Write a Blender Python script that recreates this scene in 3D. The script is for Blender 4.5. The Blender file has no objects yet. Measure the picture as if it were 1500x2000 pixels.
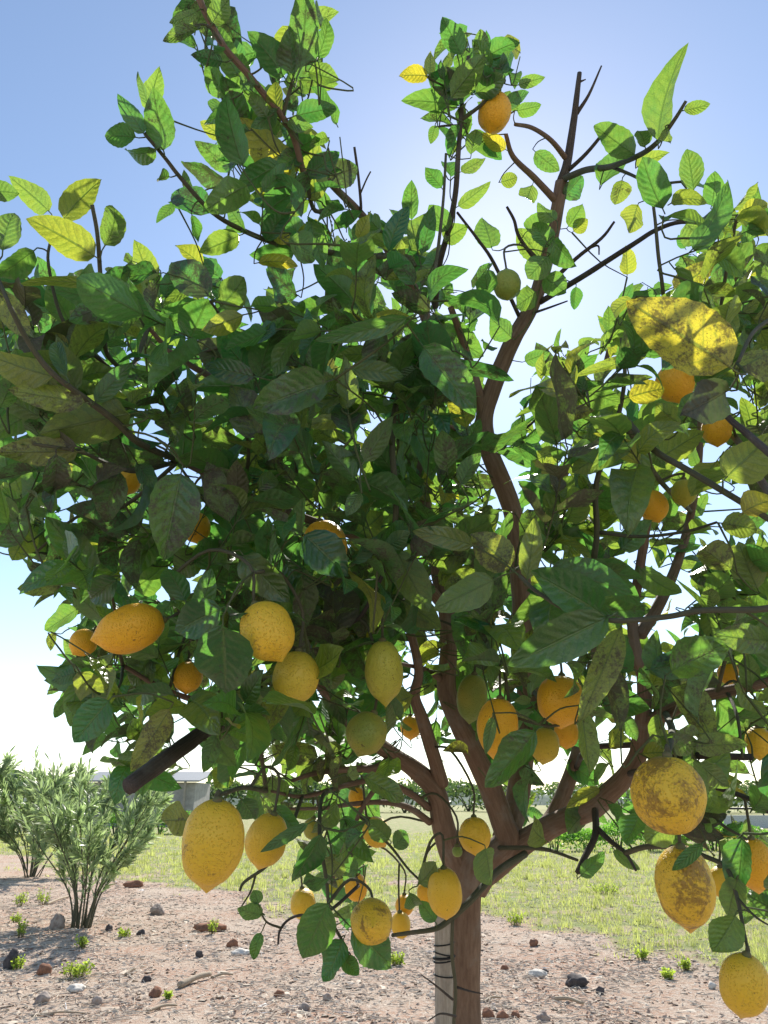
import bpy, bmesh, math, random
import numpy as np
from mathutils import Vector, noise as mnoise
random.seed(11); rng = np.random.default_rng(11)
R = math.radians
scene = bpy.context.scene
C = scene.collection

# ------------------------------------------------------------------ camera, sky, sun, exposure
CAM = np.array([0.0, 0.0, 1.2]); PITCH = R(21.5); FPX = 1445.0
cam_d = bpy.data.cameras.new('camera'); cam = bpy.data.objects.new('camera', cam_d); C.objects.link(cam)
cam.location = CAM; cam.rotation_euler = (R(90) + PITCH, 0, 0)
cam_d.sensor_fit = 'VERTICAL'; cam_d.sensor_height = 36; cam_d.lens = 36 * FPX / 2000
cam_d.clip_start = 0.05; cam_d.clip_end = 3000
scene.camera = cam
SUN_AZ, SUN_EL = R(11), R(41)
w = bpy.data.worlds.new('World'); scene.world = w; w.use_nodes = True
nt = w.node_tree; bg = nt.nodes['Background']
sky = nt.nodes.new('ShaderNodeTexSky'); sky.sky_type = 'NISHITA'; sky.sun_disc = False
sky.sun_elevation = SUN_EL; sky.sun_rotation = SUN_AZ
sky.air_density = 1.0; sky.dust_density = 0.16; sky.ozone_density = 0.15; sky.altitude = 50
nt.links.new(sky.outputs[0], bg.inputs[0]); bg.inputs[1].default_value = 0.118
sd = bpy.data.lights.new('sun', 'SUN'); sun = bpy.data.objects.new('sun', sd); C.objects.link(sun)
sd.energy = 4.6; sd.angle = R(0.5); sd.color = (1, 0.95, 0.86)
sdir = Vector((math.sin(SUN_AZ) * math.cos(SUN_EL), math.cos(SUN_AZ) * math.cos(SUN_EL), math.sin(SUN_EL)))
sun.rotation_euler = sdir.to_track_quat('Z', 'Y').to_euler(); sun.location = (0, 0, 10)
scene.view_settings.view_transform = 'Standard'; scene.view_settings.look = 'None'
scene.view_settings.gamma = 1; scene.view_settings.exposure = 0.78
scene.cycles.use_denoising = True
scene.cycles.max_bounces = 10; scene.cycles.transmission_bounces = 8; scene.cycles.diffuse_bounces = 6
scene.cycles.sample_clamp_indirect = 6

# ------------------------------------------------------------------ helpers
cp, sp_ = math.cos(PITCH), math.sin(PITCH)
def P(x, y, F):
    """a point F metres ahead of where the photographer stood"""
    rx = (x - 750) / FPX; ry = (1000 - y) / FPX
    return CAM + F * np.array([rx, cp - ry * sp_, sp_ + ry * cp])
def proj(p):
    d = np.asarray(p) - CAM
    f = d[1] * cp + d[2] * sp_; u = -d[1] * sp_ + d[2] * cp
    f = max(f, 1e-3)
    return 750 + FPX * d[0] / f, 1000 - FPX * u / f, f
def gz(x, y):
    r = math.hypot(x, y)
    if r > 60: return 0.0
    k = min(1.0, max(0.0, (60 - r) / 30))
    return k * (0.05 * mnoise.noise((x * .35, y * .35, 0)) + 0.02 * mnoise.noise((x * 1.7, y * 1.7, 3)) + 0.012 * mnoise.noise((x * 5, y * 5, 7)))
def G(x, y):
    d = P(x, y, 1.0) - CAM
    t = -CAM[2] / d[2]; p = CAM + t * d
    p[2] = gz(p[0], p[1]); return p
def nrm(v):
    v = np.asarray(v, float); return v / (np.linalg.norm(v) + 1e-12)
def tag(o, label=None, cat=None, group=None, kind=None):
    if label: o['label'] = label
    if cat: o['category'] = cat
    if group: o['group'] = group
    if kind: o['kind'] = kind
    return o
def empty(name, loc=(0, 0, 0)):
    o = bpy.data.objects.new(name, None); o.location = loc; o.empty_display_size = .05; C.objects.link(o); return o
def link(name, me, parent=None):
    o = bpy.data.objects.new(name, me); C.objects.link(o)
    if parent is not None:
        o.parent = parent
        o.location = -np.array(parent.location)          # mesh data is in world space, parents carry no rotation
    return o
class MB:
    def __init__(s): s.v = []; s.f = []; s.uv = []; s.t = []; s.b = []; s.n = 0
    def add(s, v, f, uv=None, t=None, b=None):
        v = np.asarray(v, float); s.v.append(v)
        f = [tuple(i + s.n for i in q) for q in f]; s.f += f; s.n += len(v)
        s.uv.append(np.zeros((len(v), 2)) if uv is None else uv)
        s.t.append(np.tile(np.array([0, 0, 0, 1.]) if t is None else np.asarray(t, float), (len(v), 1)) if t is None or np.ndim(t) == 1 else t)
        s.b.append(np.zeros((len(v), 3)) if b is None else b)
    def mesh(s, name, mat, smooth=True, uv=False, tint=False, bark=False):
        me = bpy.data.meshes.new(name)
        V = np.concatenate(s.v); me.from_pydata(V.tolist(), [], s.f)
        if mat: me.materials.append(mat)
        if smooth: me.polygons.foreach_set('use_smooth', [True] * len(me.polygons))
        if uv:
            U = np.concatenate(s.uv); idx = np.empty(len(me.loops), int); me.loops.foreach_get('vertex_index', idx)
            l = me.uv_layers.new(name='UVMap'); l.data.foreach_set('uv', U[idx].ravel())
        if tint:
            a = me.attributes.new('tint', 'FLOAT_COLOR', 'POINT'); a.data.foreach_set('color', np.concatenate(s.t).ravel())
        if bark:
            a = me.attributes.new('barkco', 'FLOAT_VECTOR', 'POINT'); a.data.foreach_set('vector', np.concatenate(s.b).ravel())
        me.update(); return me

def spline(pts, per=5):
    pts = np.asarray(pts, float)
    if len(pts) < 3: return np.array([pts[0] + (pts[-1] - pts[0]) * t for t in np.linspace(0, 1, per + 1)])
    ext = np.vstack([2 * pts[0] - pts[1], pts, 2 * pts[-1] - pts[-2]]); out = []
    for i in range(1, len(ext) - 2):
        p0, p1, p2, p3 = ext[i - 1:i + 3]
        for k in range(per):
            t = k / per
            out.append(.5 * (2 * p1 + (p2 - p0) * t + (2 * p0 - 5 * p1 + 4 * p2 - p3) * t * t + (3 * p1 - p0 - 3 * p2 + p3) * t ** 3))
    out.append(pts[-1]); return np.array(out)
def tube(mb, pts, rad, sides=8, bump=0.0, cap=True, t=None, seed=0.):
    pts = np.asarray(pts, float); n = len(pts)
    rad = np.asarray(rad, float) if np.ndim(rad) else np.full(n, rad)
    tang = np.gradient(pts, axis=0); tang /= np.linalg.norm(tang, axis=1)[:, None] + 1e-12
    ref = np.array([1, 0, 0.]) if abs(tang[0][0]) < .8 else np.array([0, 1., 0])
    u = nrm(ref - tang[0] * ref.dot(tang[0]))
    ang = np.linspace(0, 2 * math.pi, sides, endpoint=False); V = []; B = []; L = 0
    for i in range(n):
        u = nrm(u - tang[i] * u.dot(tang[i])); wv = np.cross(tang[i], u)
        if i: L += np.linalg.norm(pts[i] - pts[i - 1])
        for a in ang:
            k = 1.0
            if bump: k += bump * mnoise.noise((math.cos(a) * 1.3 + seed, math.sin(a) * 1.3, L * 9 + seed)) + bump * .5 * mnoise.noise((math.cos(a) * 3, math.sin(a) * 3 + seed, L * 30))
            V.append(pts[i] + rad[i] * k * (math.cos(a) * u + math.sin(a) * wv)); B.append((math.cos(a), math.sin(a), L * 10 + seed))
    f = [(i * sides + j, i * sides + (j + 1) % sides, (i + 1) * sides + (j + 1) % sides, (i + 1) * sides + j) for i in range(n - 1) for j in range(sides)]
    if cap: f += [tuple(range(sides))[::-1], tuple((n - 1) * sides + j for j in range(sides))]
    mb.add(V, f, b=np.array(B), t=t)

# ------------------------------------------------------------------ node helpers and materials
class N:
    def __init__(s, name):
        s.m = bpy.data.materials.new(name); s.m.use_nodes = True; s.t = s.m.node_tree
        s.p = s.t.nodes['Principled BSDF']; s.out = s.t.nodes['Material Output']
    def n(s, typ, **kw):
        o = s.t.nodes.new(typ)
        for k, v in kw.items(): setattr(o, k, v)
        return o
    def l(s, a, b): s.t.links.new(a, b)
    def put(s, sock, v):
        if isinstance(v, bpy.types.NodeSocket): s.l(v, sock)
        else:
            if sock.type == 'RGBA' and len(v) == 3: v = (*v, 1)
            sock.default_value = v
    def math(s, op, a, b=None, c=None, clamp=False):
        o = s.n('ShaderNodeMath', operation=op, use_clamp=clamp)
        for i, v in enumerate((a, b, c)):
            if v is not None: s.put(o.inputs[i], v)
        return o.outputs[0]
    def mix(s, f, a, b, mode='MIX'):
        o = s.n('ShaderNodeMix', data_type='RGBA', blend_type=mode)
        s.put(o.inputs[0], f); s.put(o.inputs[6], a); s.put(o.inputs[7], b); return o.outputs[2]
    def noise(s, vec, scale, detail=3, rough=.55, dist=0):
        o = s.n('ShaderNodeTexNoise'); o.inputs['Scale'].default_value = scale; o.inputs['Detail'].default_value = detail
        o.inputs['Roughness'].default_value = rough; o.inputs['Distortion'].default_value = dist
        if vec is not None: s.l(vec, o.inputs['Vector'])
        return o.outputs[0]
    def ramp(s, v, a, b):
        o = s.n('ShaderNodeMapRange', interpolation_type='SMOOTHSTEP'); s.put(o.inputs[0], v)
        o.inputs[1].default_value = a; o.inputs[2].default_value = b; return o.outputs[0]
    def bump(s, h, strength, dist):
        o = s.n('ShaderNodeBump'); o.inputs['Strength'].default_value = strength; o.inputs['Distance'].default_value = dist
        s.l(h, o.inputs['Height']); s.l(o.outputs[0], s.p.inputs['Normal']); return o.outputs[0]
    def coord(s, which='Object'): return s.n('ShaderNodeTexCoord').outputs[which]
    def attr(s, name): return s.n('ShaderNodeAttribute', attribute_name=name)
    def pos(s): return s.n('ShaderNodeNewGeometry').outputs['Position']

def leaf_material():
    k = N('lemon_leaf'); p = k.p
    at = k.attr('tint'); sep = k.n('ShaderNodeSeparateColor'); k.l(at.outputs['Color'], sep.inputs[0])
    yel, soot, rnd = sep.outputs
    uvn = k.n('ShaderNodeUVMap', uv_map='UVMap').outputs[0]
    s2 = k.n('ShaderNodeSeparateXYZ'); k.l(uvn, s2.inputs[0]); U, V = s2.outputs[0], s2.outputs[1]
    pos = k.pos()
    wob = k.noise(pos, 90, 2)
    ua = k.math('MULTIPLY', k.math('ABSOLUTE', k.math('SUBTRACT', U, .5)), 2.0)
    mid = k.math('SUBTRACT', 1.0, k.ramp(ua, .02, .085))
    s = k.math('ADD', k.math('SUBTRACT', k.math('MULTIPLY', V, 8.0), k.math('MULTIPLY', ua, 1.7)), k.math('MULTIPLY', wob, .9))
    fr = k.math('ABSOLUTE', k.math('SUBTRACT', k.math('FRACT', s), .5))
    side = k.math('MULTIPLY', k.math('SUBTRACT', 1.0, k.ramp(fr, .015, .13)), k.math('SUBTRACT', 1.0, k.ramp(ua, .72, .98)))
    vein = k.math('MAXIMUM', mid, k.math('MULTIPLY', side, .6))
    vor = k.n('ShaderNodeTexVoronoi', feature='DISTANCE_TO_EDGE'); vor.inputs['Scale'].default_value = 260; k.l(pos, vor.inputs['Vector'])
    net = k.math('SUBTRACT', 1.0, k.ramp(vor.outputs[0], .0, .12))
    # blotches of sooty mould and scale, strongest near the base half
    b1 = k.noise(pos, 42, 5, .7); b2 = k.noise(pos, 330, 2, .6)
    bl = k.math('ADD', k.math('MULTIPLY', b1, .75), k.math('MULTIPLY', b2, .35))
    thr = k.math('SUBTRACT', .74, k.math('MULTIPLY', soot, .36))
    sm = k.math('MULTIPLY', k.ramp(k.math('SUBTRACT', bl, thr), -.06, .10), k.ramp(soot, .0, .12))
    speck = k.math('MULTIPLY', k.ramp(k.noise(pos, 520, 1), .66, .72), k.ramp(soot, .05, .6))
    sm = k.math('MAXIMUM', sm, speck)
    mott = k.noise(pos, 55, 3)
    # upper face
    ye = k.math('ADD', yel, k.math('MULTIPLY', k.math('SUBTRACT', mott, .5), .30), clamp=True)
    green = k.mix(rnd, (.016, .060, .040), (.036, .095, .038))
    top = k.mix(ye, green, (.30, .27, .035))
    top = k.mix(k.math('MULTIPLY', mid, .8), top, (.15, .22, .08))
    top = k.mix(k.math('MULTIPLY', side, .45), top, (.085, .16, .07))
    und = k.mix(ye, k.mix(rnd, (.046, .110, .060), (.075, .145, .065)), (.34, .31, .07))
    und = k.mix(k.math('MULTIPLY', vein, .4), und, (.17, .24, .10))
    back = k.n('ShaderNodeNewGeometry').outputs['Backfacing']
    col = k.mix(back, top, und)
    sootc = k.mix(k.noise(pos, 150, 2), (.045, .04, .035), (.17, .145, .12))
    col = k.mix(k.math('MULTIPLY', sm, .85), col, sootc)
    # light coming through the blade
    tr = k.mix(ye, k.mix(rnd, (.085, .35, .05), (.20, .50, .06)), (.85, .72, .04))
    tr = k.mix(k.math('MULTIPLY', vein, .75), tr, (.09, .20, .02))
    tr = k.mix(k.math('MULTIPLY', net, .30), tr, (.06, .16, .02))
    tr = k.mix(k.math('MULTIPLY', sm, .8), tr, (.05, .035, .015))
    k.l(col, p.inputs['Base Color']); tl = k.n('ShaderNodeBsdfTranslucent')
    rough = k.math('ADD', .30, k.math('ADD', k.math('MULTIPLY', sm, .35), k.math('MULTIPLY', back, .22)))
    k.l(rough, p.inputs['Roughness']); p.inputs['Specular IOR Level'].default_value = .85
    h = k.math('ADD', k.math('MULTIPLY', k.math('MULTIPLY', k.ramp(fr, 0, .5), k.math('SUBTRACT', 1.0, k.ramp(ua, .7, 1.0))), .5), k.math('ADD', k.math('MULTIPLY', mott, 1.3), k.math('ADD', k.math('MULTIPLY', b2, .30), k.math('MULTIPLY', mid, -.8))))
    nb = k.bump(h, .75, .0022); k.l(nb, tl.inputs['Normal'])
    k.l(tr, tl.inputs[0])
    mx = k.n('ShaderNodeMixShader'); mx.inputs[0].default_value = .46
    k.l(p.outputs[0], mx.inputs[1]); k.l(tl.outputs[0], mx.inputs[2]); k.l(mx.outputs[0], k.out.inputs[0])
    return k.m
def simple_leaf_material(name, c1, c2, tr, fac=.45, rough=.45):
    k = N(name); at = k.attr('tint'); sep = k.n('ShaderNodeSeparateColor'); k.l(at.outputs['Color'], sep.inputs[0])
    v = k.math('ADD', sep.outputs[0], k.math('MULTIPLY', k.math('SUBTRACT', k.noise(k.pos(), 9, 2), .5), .5), clamp=True)
    k.l(k.mix(v, c1, c2), k.p.inputs['Base Color']); k.p.inputs['Roughness'].default_value = rough
    tl = k.n('ShaderNodeBsdfTranslucent'); k.l(k.mix(v, tr, tuple(min(1, c * 1.5) for c in tr)), tl.inputs[0])
    mx = k.n('ShaderNodeMixShader'); mx.inputs[0].default_value = fac
    k.l(k.p.outputs[0], mx.inputs[1]); k.l(tl.outputs[0], mx.inputs[2]); k.l(mx.outputs[0], k.out.inputs[0]); return k.m
def bark_material(name, c1, c2, c3, grey=.5):
    k = N(name); v = k.attr('barkco').outputs['Vector']
    mp = k.n('ShaderNodeMapping'); mp.inputs['Scale'].default_value = (1, 1, .38); k.l(v, mp.inputs[0])
    a = k.noise(mp.outputs[0], 4.5, 6, .65, .4); b = k.noise(k.pos(), 14, 4, .6); c = k.noise(k.pos(), 260, 2)
    col = k.mix(k.ramp(a, .28, .78), c1, c2)
    col = k.mix(k.math('MULTIPLY', k.ramp(b, .5, .68), grey), col, c3)
    col = k.mix(k.math('MULTIPLY', c, .3), col, tuple(x * .5 for x in c1))
    k.l(col, k.p.inputs['Base Color']); k.p.inputs['Roughness'].default_value = .8; k.p.inputs['Specular IOR Level'].default_value = .25
    k.bump(k.math('ADD', a, k.math('MULTIPLY', c, .35)), .7, .004); return k.m
def lemon_material():
    k = N('lemon_rind'); oi = k.n('ShaderNodeObjectInfo'); oc = k.coord('Object')
    va = k.n('ShaderNodeVectorMath', operation='ADD'); k.l(oc, va.inputs[0])
    cb = k.n('ShaderNodeCombineXYZ'); k.l(k.math('MULTIPLY', oi.outputs['Random'], 7.0), cb.inputs[0]); k.l(cb.outputs[0], va.inputs[1]); v = va.outputs[0]
    scurf = oi.outputs['Alpha']
    n1 = k.noise(v, 24, 6, .72, .6); n2 = k.noise(v, 260, 3, .6); n3 = k.noise(v, 9, 2)
    base = k.mix(k.math('MULTIPLY', k.ramp(n3, .35, .7), .55), oi.outputs['Color'], k.mix(.5, oi.outputs['Color'], (.80, .46, .03)))
    sc = k.math('MULTIPLY', k.ramp(k.math('ADD', n1, k.math('MULTIPLY', n2, .22)), k_lo := .60, .78), k.ramp(scurf, 0, .35))
    thr = k.math('SUBTRACT', .83, k.math('MULTIPLY', scurf, .34))
    sc = k.ramp(k.math('SUBTRACT', k.math('ADD', k.math('MULTIPLY', n1, .85), k.math('MULTIPLY', n2, .28)), thr), -.03, .09)
    col = k.mix(k.math('MULTIPLY', sc, .75), base, (.17, .085, .025))
    sp = k.math('MULTIPLY', k.ramp(k.noise(v, 190, 2), .66, .74), k.ramp(k.noise(v, 20, 2), .48, .62))
    col = k.mix(k.math('MULTIPLY', sp, .8), col, (.07, .04, .015))
    k.l(col, k.p.inputs['Base Color'])
    k.p.inputs['Roughness'].default_value = .47; k.p.inputs['Specular IOR Level'].default_value = .4
    k.p.inputs['Subsurface Weight'].default_value = .10; k.p.inputs['Subsurface Radius'].default_value = (.012, .006, .001); k.p.inputs['Subsurface Scale'].default_value = 1.0
    vo = k.n('ShaderNodeTexVoronoi'); vo.inputs['Scale'].default_value = 330; k.l(v, vo.inputs['Vector'])
    k.bump(k.math('ADD', k.math('MULTIPLY', k.ramp(vo.outputs[0], 0, .5), .6), k.math('ADD', k.math('MULTIPLY', k.noise(v, 70, 2), .9), k.math('MULTIPLY', sc, .3))), .9, .0022)
    return k.m
def plain(name, c, rough=.7, c2=None, scale=20, bump=0, bd=.01):
    k = N(name); n = k.noise(k.pos(), scale, 4, .6)
    k.l(k.mix(k.ramp(n, .3, .7), c, c2 or tuple(x * .65 for x in c)), k.p.inputs['Base Color']); k.p.inputs['Roughness'].default_value = rough
    k.p.inputs['Specular IOR Level'].default_value = .25
    if bump: k.bump(n, bump, bd)
    return k.m
def tint_material(name, stops, rough=.9):
    k = N(name); at = k.attr('tint'); sep = k.n('ShaderNodeSeparateColor'); k.l(at.outputs['Color'], sep.inputs[0])
    cr = k.n('ShaderNodeValToRGB'); k.l(sep.outputs[0], cr.inputs[0]); e = cr.color_ramp.elements
    for i, c in enumerate(stops):
        x = i / (len(stops) - 1); q = e[0] if i == 0 else (e[1] if i == len(stops) - 1 else e.new(x)); q.position = x; q.color = (*c, 1)
    col = k.mix(k.math('MULTIPLY', k.noise(k.pos(), 120, 3), .5), cr.outputs[0], (.12, .08, .055))
    k.l(col, k.p.inputs['Base Color']); k.p.inputs['Roughness'].default_value = rough; k.p.inputs['Specular IOR Level'].default_value = .2; return k.m

M_LEAF = leaf_material()
M_BARK = bark_material('lemon_bark', (.15, .098, .07), (.27, .19, .14), (.25, .225, .20), .55)
M_TWIG = bark_material('twig_bark', (.075, .080, .050), (.15, .145, .095), (.17, .15, .13), .5)
M_GREENTWIG = bark_material('green_shoot_bark', (.085, .11, .045), (.14, .17, .075), (.15, .13, .10), .4)
M_DEAD = bark_material('dead_twig_bark', (.06, .05, .047), (.12, .10, .09), (.19, .18, .17), .5)
M_LEMON = lemon_material()
M_CALYX = plain('calyx_green', (.10, .13, .05), .7, (.16, .12, .06), 200)
M_STAKE = bark_material('stake_wood', (.30, .27, .23), (.46, .43, .38), (.20, .18, .16), .6)
M_WIRE = plain('wire_black', (.02, .02, .022), .5)

# ------------------------------------------------------------------ ground
def grassy(x, y):
    """0 bare soil .. 1 grass; the strip starts about ten metres out and comes nearer towards +x"""
    n = mnoise.noise((x * .45, y * .3, 5)) * 1.6 + mnoise.noise((x * 1.6, y * 1.2, 9)) * 1.2
    edge = 9.0 - 1.15 * max(0, x - .1) + (1.25 * max(0, -x - 1.0)) + n * 1.1
    v = (y - edge) / 1.6 - .55 * max(0, mnoise.noise((x * .7, y * .35, 21)) + .1)
    if 12.5 < y < 14.8 and x > 0: v -= 1.0 * (1 - abs(y - 13.6) / 1.2) * 2.6
    return min(1, max(0, v))
xs = np.concatenate([-np.geomspace(900, 12, 16), np.linspace(-11, 11, 120), np.geomspace(12, 900, 16)])
ys = np.concatenate([[-30, -10, -4, 0, 2], np.linspace(3, 22, 130), np.geomspace(23, 1500, 40)])
gv = [(x, y, gz(x, y)) for y in ys for x in xs]; nx = len(xs)
gf = [(j * nx + i, j * nx + i + 1, (j + 1) * nx + i + 1, (j + 1) * nx + i) for j in range(len(ys) - 1) for i in range(nx - 1)]
mb = MB(); mb.add(gv, gf, t=np.array([(grassy(x, y), 0, 0, 1) for x, y, z in gv]))
def ground_material():
    k = N('soil_and_turf'); pos = k.pos(); at = k.attr('tint'); sep = k.n('ShaderNodeSeparateColor'); k.l(at.outputs['Color'], sep.inputs[0])
    a = k.noise(pos, 1.1, 5, .65); b = k.noise(pos, 26, 5, .7); c = k.noise(pos, 110, 3, .7)
    soil = k.mix(k.ramp(a, .35, .65), (.46, .27, .18), (.53, .41, .31))
    soil = k.mix(k.ramp(b, .42, .62), soil, (.60, .50, .40))
    soil = k.mix(k.math('MULTIPLY', k.ramp(c, .5, .68), .7), soil, (.26, .17, .12))
    turf = k.mix(k.ramp(b, .35, .65), (.20, .23, .08), (.36, .36, .17))
    turf = k.mix(k.ramp(k.noise(pos, .5, 3), .45, .7), turf, (.24, .30, .09))
    turf = k.mix(k.math('MULTIPLY', k.ramp(k.noise(pos, 3.2, 3), .45, .62), .75), turf, (.46, .36, .24))
    m = k.ramp(k.math('ADD', sep.outputs[0], k.math('MULTIPLY', k.math('SUBTRACT', b, .5), 1.1)), .35, .65)
    k.l(k.mix(m, soil, turf), k.p.inputs['Base Color']); k.p.inputs['Roughness'].default_value = .95; k.p.inputs['Specular IOR Level'].default_value = .15
    k.bump(k.math('ADD', b, k.math('MULTIPLY', c, .6)), .9, .03); return k.m
tag(link('ground', mb.mesh('ground', ground_material(), tint=True)), 'bare reddish soil running into a strip of thin grass', kind='structure')

def scatter(n, y0, y1, dens=None, bias=1.0):
    out = []
    while len(out) < n:
        y = y0 + (y1 - y0) * random.random() ** bias
        hw = .62 * y + 1.2; x = random.uniform(-hw, hw)
        if dens is None or random.random() < dens(x, y): out.append((x, y))
    return out
# litter: bark chips, dry straw and small clods
mb = MB()
for x, y in scatter(46000, 3.6, 15, lambda x, y: (1 - .8 * grassy(x, y)) * (.35 + .65 * (mnoise.noise((x * 1.1, y * .8, 2)) > -.15)), 1.6):
    z = gz(x, y); a = random.uniform(0, 6.28); ca, sa = math.cos(a), math.sin(a)
    kind = random.random()
    if kind < .30:     # clod
        s = random.uniform(.004, .014) * (1.7 if random.random() < .06 else 1); h = s * random.uniform(.35, .8)
        V = [(s * random.uniform(.7, 1.3) * math.cos(a + i * 1.57), s * random.uniform(.7, 1.3) * math.sin(a + i * 1.57), -.004) for i in range(4)] + [(random.uniform(-.3, .3) * s, random.uniform(-.3, .3) * s, h)]
        f = [(0, 1, 4), (1, 2, 4), (2, 3, 4), (3, 0, 4)]; t = random.uniform(0, .45)
    elif kind < .62:   # chip
        l = random.uniform(.006, .026) * (2.2 if random.random() < .06 else 1); b = l * random.uniform(.3, .55); h = random.uniform(.003, .009); tl = random.uniform(-.005, .006)
        V = [(l * ca - b * sa, l * sa + b * ca, h + tl), (-l * ca - b * sa, -l * sa + b * ca, h - tl), (-l * ca + b * sa, -l * sa - b * ca, -.003), (l * ca + b * sa, l * sa - b * ca, -.003 + tl),
             (0, 0, h + .003)]
        f = [(0, 1, 4), (1, 2, 4), (2, 3, 4), (3, 0, 4)]; t = random.uniform(.4, 1)
    else:              # straw
        l = random.uniform(.025, .07); b = .0022; h = random.uniform(.003, .02)
        V = [(l * ca - b * sa, l * sa + b * ca, h), (-l * ca - b * sa, -l * sa + b * ca, .002), (-l * ca + b * sa, -l * sa - b * ca, .002), (l * ca + b * sa, l * sa - b * ca, h), (0, 0, h * .5 + .006), ]
        f = [(0, 1, 4), (1, 2, 4), (2, 3, 4), (3, 0, 4)]; t = random.uniform(.55, 1)
    mb.add(np.array(V) + (x, y, z), f, t=(t, 0, 0, 1))
M_LITTER = tint_material('dry_litter', [(.36, .19, .12), (.50, .31, .21), (.60, .45, .33), (.78, .68, .54)])
tag(link('mulch_litter', mb.mesh('mulch_litter', M_LITTER, smooth=False, tint=True)), 'dry bark chips, straw and clods littering the soil', 'litter', kind='stuff')
# grass and low weeds
mb = MB()
def blade(x, y, z, h, wd, lean, t):
    a = random.uniform(0, 6.28); b = random.uniform(0, 6.28); c, s = math.cos(a) * wd, math.sin(a) * wd
    lx, ly = math.cos(b) * lean, math.sin(b) * lean
    mb.add([(x - c, y - s, z - .004), (x + c, y + s, z - .004), (x + c * .7 + lx * .4, y + s * .7 + ly * .4, z + h * .6), (x - c * .7 + lx * .4, y - s * .7 + ly * .4, z + h * .6), (x + lx, y + ly, z + h)],
           [(0, 1, 2, 3), (3, 2, 4)], t=(t, 0, 0, 1))
for x, y in scatter(15000, 6, 34, lambda x, y: grassy(x, y) * (1 if y < 18 else .6), 1.6):
    far = y / 12; z = gz(x, y); t0 = random.uniform(0, 1)
    tuft = random.random() < .12
    for q in range(12 if tuft else 5):
        blade(x + random.gauss(0, .035 * far), y + random.gauss(0, .035 * far), z, (random.uniform(.05, .12) if tuft else random.choice([random.uniform(.012, .035), random.uniform(.025, .06)])) * (.8 + .3 * far), random.uniform(.003, .007) * far, random.uniform(.01, .05), min(1, max(0, t0 + random.uniform(-.3, .3))))
M_GRASS = simple_leaf_material('grass_blades', (.17, .22, .06), (.50, .45, .22), (.44, .48, .13), .5, .6)
tag(link('grass', mb.mesh('grass', M_GRASS, smooth=False, tint=True)), 'thin sunlit grass and low weeds beyond the soil', 'grass', kind='stuff')

# ------------------------------------------------------------------ far setting: hill, treeline, shed, rows
mb = MB(); hx = np.linspace(-900, 900, 181)
prof = [(0, 0), (14, .45), (26, .8), (40, 1.0), (120, .9)]
V = [(x, 520 + dy + 25 * mnoise.noise((x * .004, 1, 0)), -1 + k * (12 + 8 * mnoise.noise((x * .006, 0, 2)) + 3.5 * mnoise.noise((x * .05, dy * .1, 4)) + 2.2 * mnoise.noise((x * .21, dy, 4)))) for dy, k in prof for x in hx]
n = len(hx); mb.add(V, [(j * n + i, j * n + i + 1, (j + 1) * n + i + 1, (j + 1) * n + i) for j in range(len(prof) - 1) for i in range(n - 1)])
M_HILL = plain('scrub_hill', (.17, .20, .15), .95, (.10, .14, .10), .18, .6, 2)
tag(link('hill', mb.mesh('hill', M_HILL)), 'low wooded hill along the horizon', kind='structure')

def leaf_ball(mb, c, r, n, size, tr=(0, 1)):
    c = np.array(c)
    for _ in range(n):
        d = nrm(rng.normal(size=3)); d[2] = abs(d[2]) * .9 if random.random() < .8 else d[2]
        p = c + d * np.array(r) * random.uniform(.55, 1.05) * (1 + .25 * mnoise.noise(tuple(d * 2.2 + c)))
        if p[2] < .02: p[2] = random.uniform(.02, .1)
        a = nrm(rng.normal(size=3)); b = nrm(np.cross(a, rng.normal(size=3))); s = size * random.uniform(.6, 1.3)
        mb.add([p - a * s, p + b * s * .45, p + a * s, p - b * s * .45], [(0, 1, 2, 3)], t=(random.uniform(*tr), 0, 0, 1))
M_CROP = simple_leaf_material('low_crop_leaves', (.06, .16, .03), (.16, .30, .06), (.22, .46, .05), .5)
M_FAR = simple_leaf_material('far_tree_leaves', (.045, .075, .035), (.10, .14, .06), (.12, .20, .04), .35)
def far_plant(name, label, cat, x, yb, Y, wid, hgt, mat, n, size, group=None, depth=None):
    cx = (x - 750) / FPX * Y / 1.0 / (cp - (1000 - yb) / FPX * sp_)
    o = empty(name, (cx, Y, 0)); tag(o, label, cat, group)
    m = MB(); leaf_ball(m, (cx, Y, hgt * .48), (wid, depth or wid * .8, hgt * .52), n, size); link('foliage', m.mesh('foliage', mat, tint=True), o)
    m = MB()
    for i in range(5):
        a = i * 1.3; tube(m, spline([(cx + .05 * math.cos(a), Y + .05 * math.sin(a), -.02), (cx + wid * .2 * math.cos(a), Y + wid * .2 * math.sin(a), hgt * .35), (cx + wid * .5 * math.cos(a), Y + wid * .4 * math.sin(a), hgt * .7)], 3), np.linspace(.03, .008, 7) * hgt, 5)
    link('stem', m.mesh('stem', M_TWIG, bark=True), o)
    return o
for i in range(7):
    far_plant('crop_row', 'bright green leafy clump in the low hedge row across the field', 'hedge plant', 1085 + i * 62, 1660, 22 + random.uniform(-.4, .4), .62, random.uniform(.55, .8), M_CROP, 1100, .05, 'low green hedge row across the field').name = 'hedge_plant'
for i in range(5):
    far_plant('hedge_plant', 'dark green leafy clump in the low row behind the oleander', 'hedge plant', 225 + i * 44, 1622, 34 + random.uniform(-.5, .5), .75, random.uniform(.8, 1.0), M_CROP, 900, .07, 'low green row behind the oleander')
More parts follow.
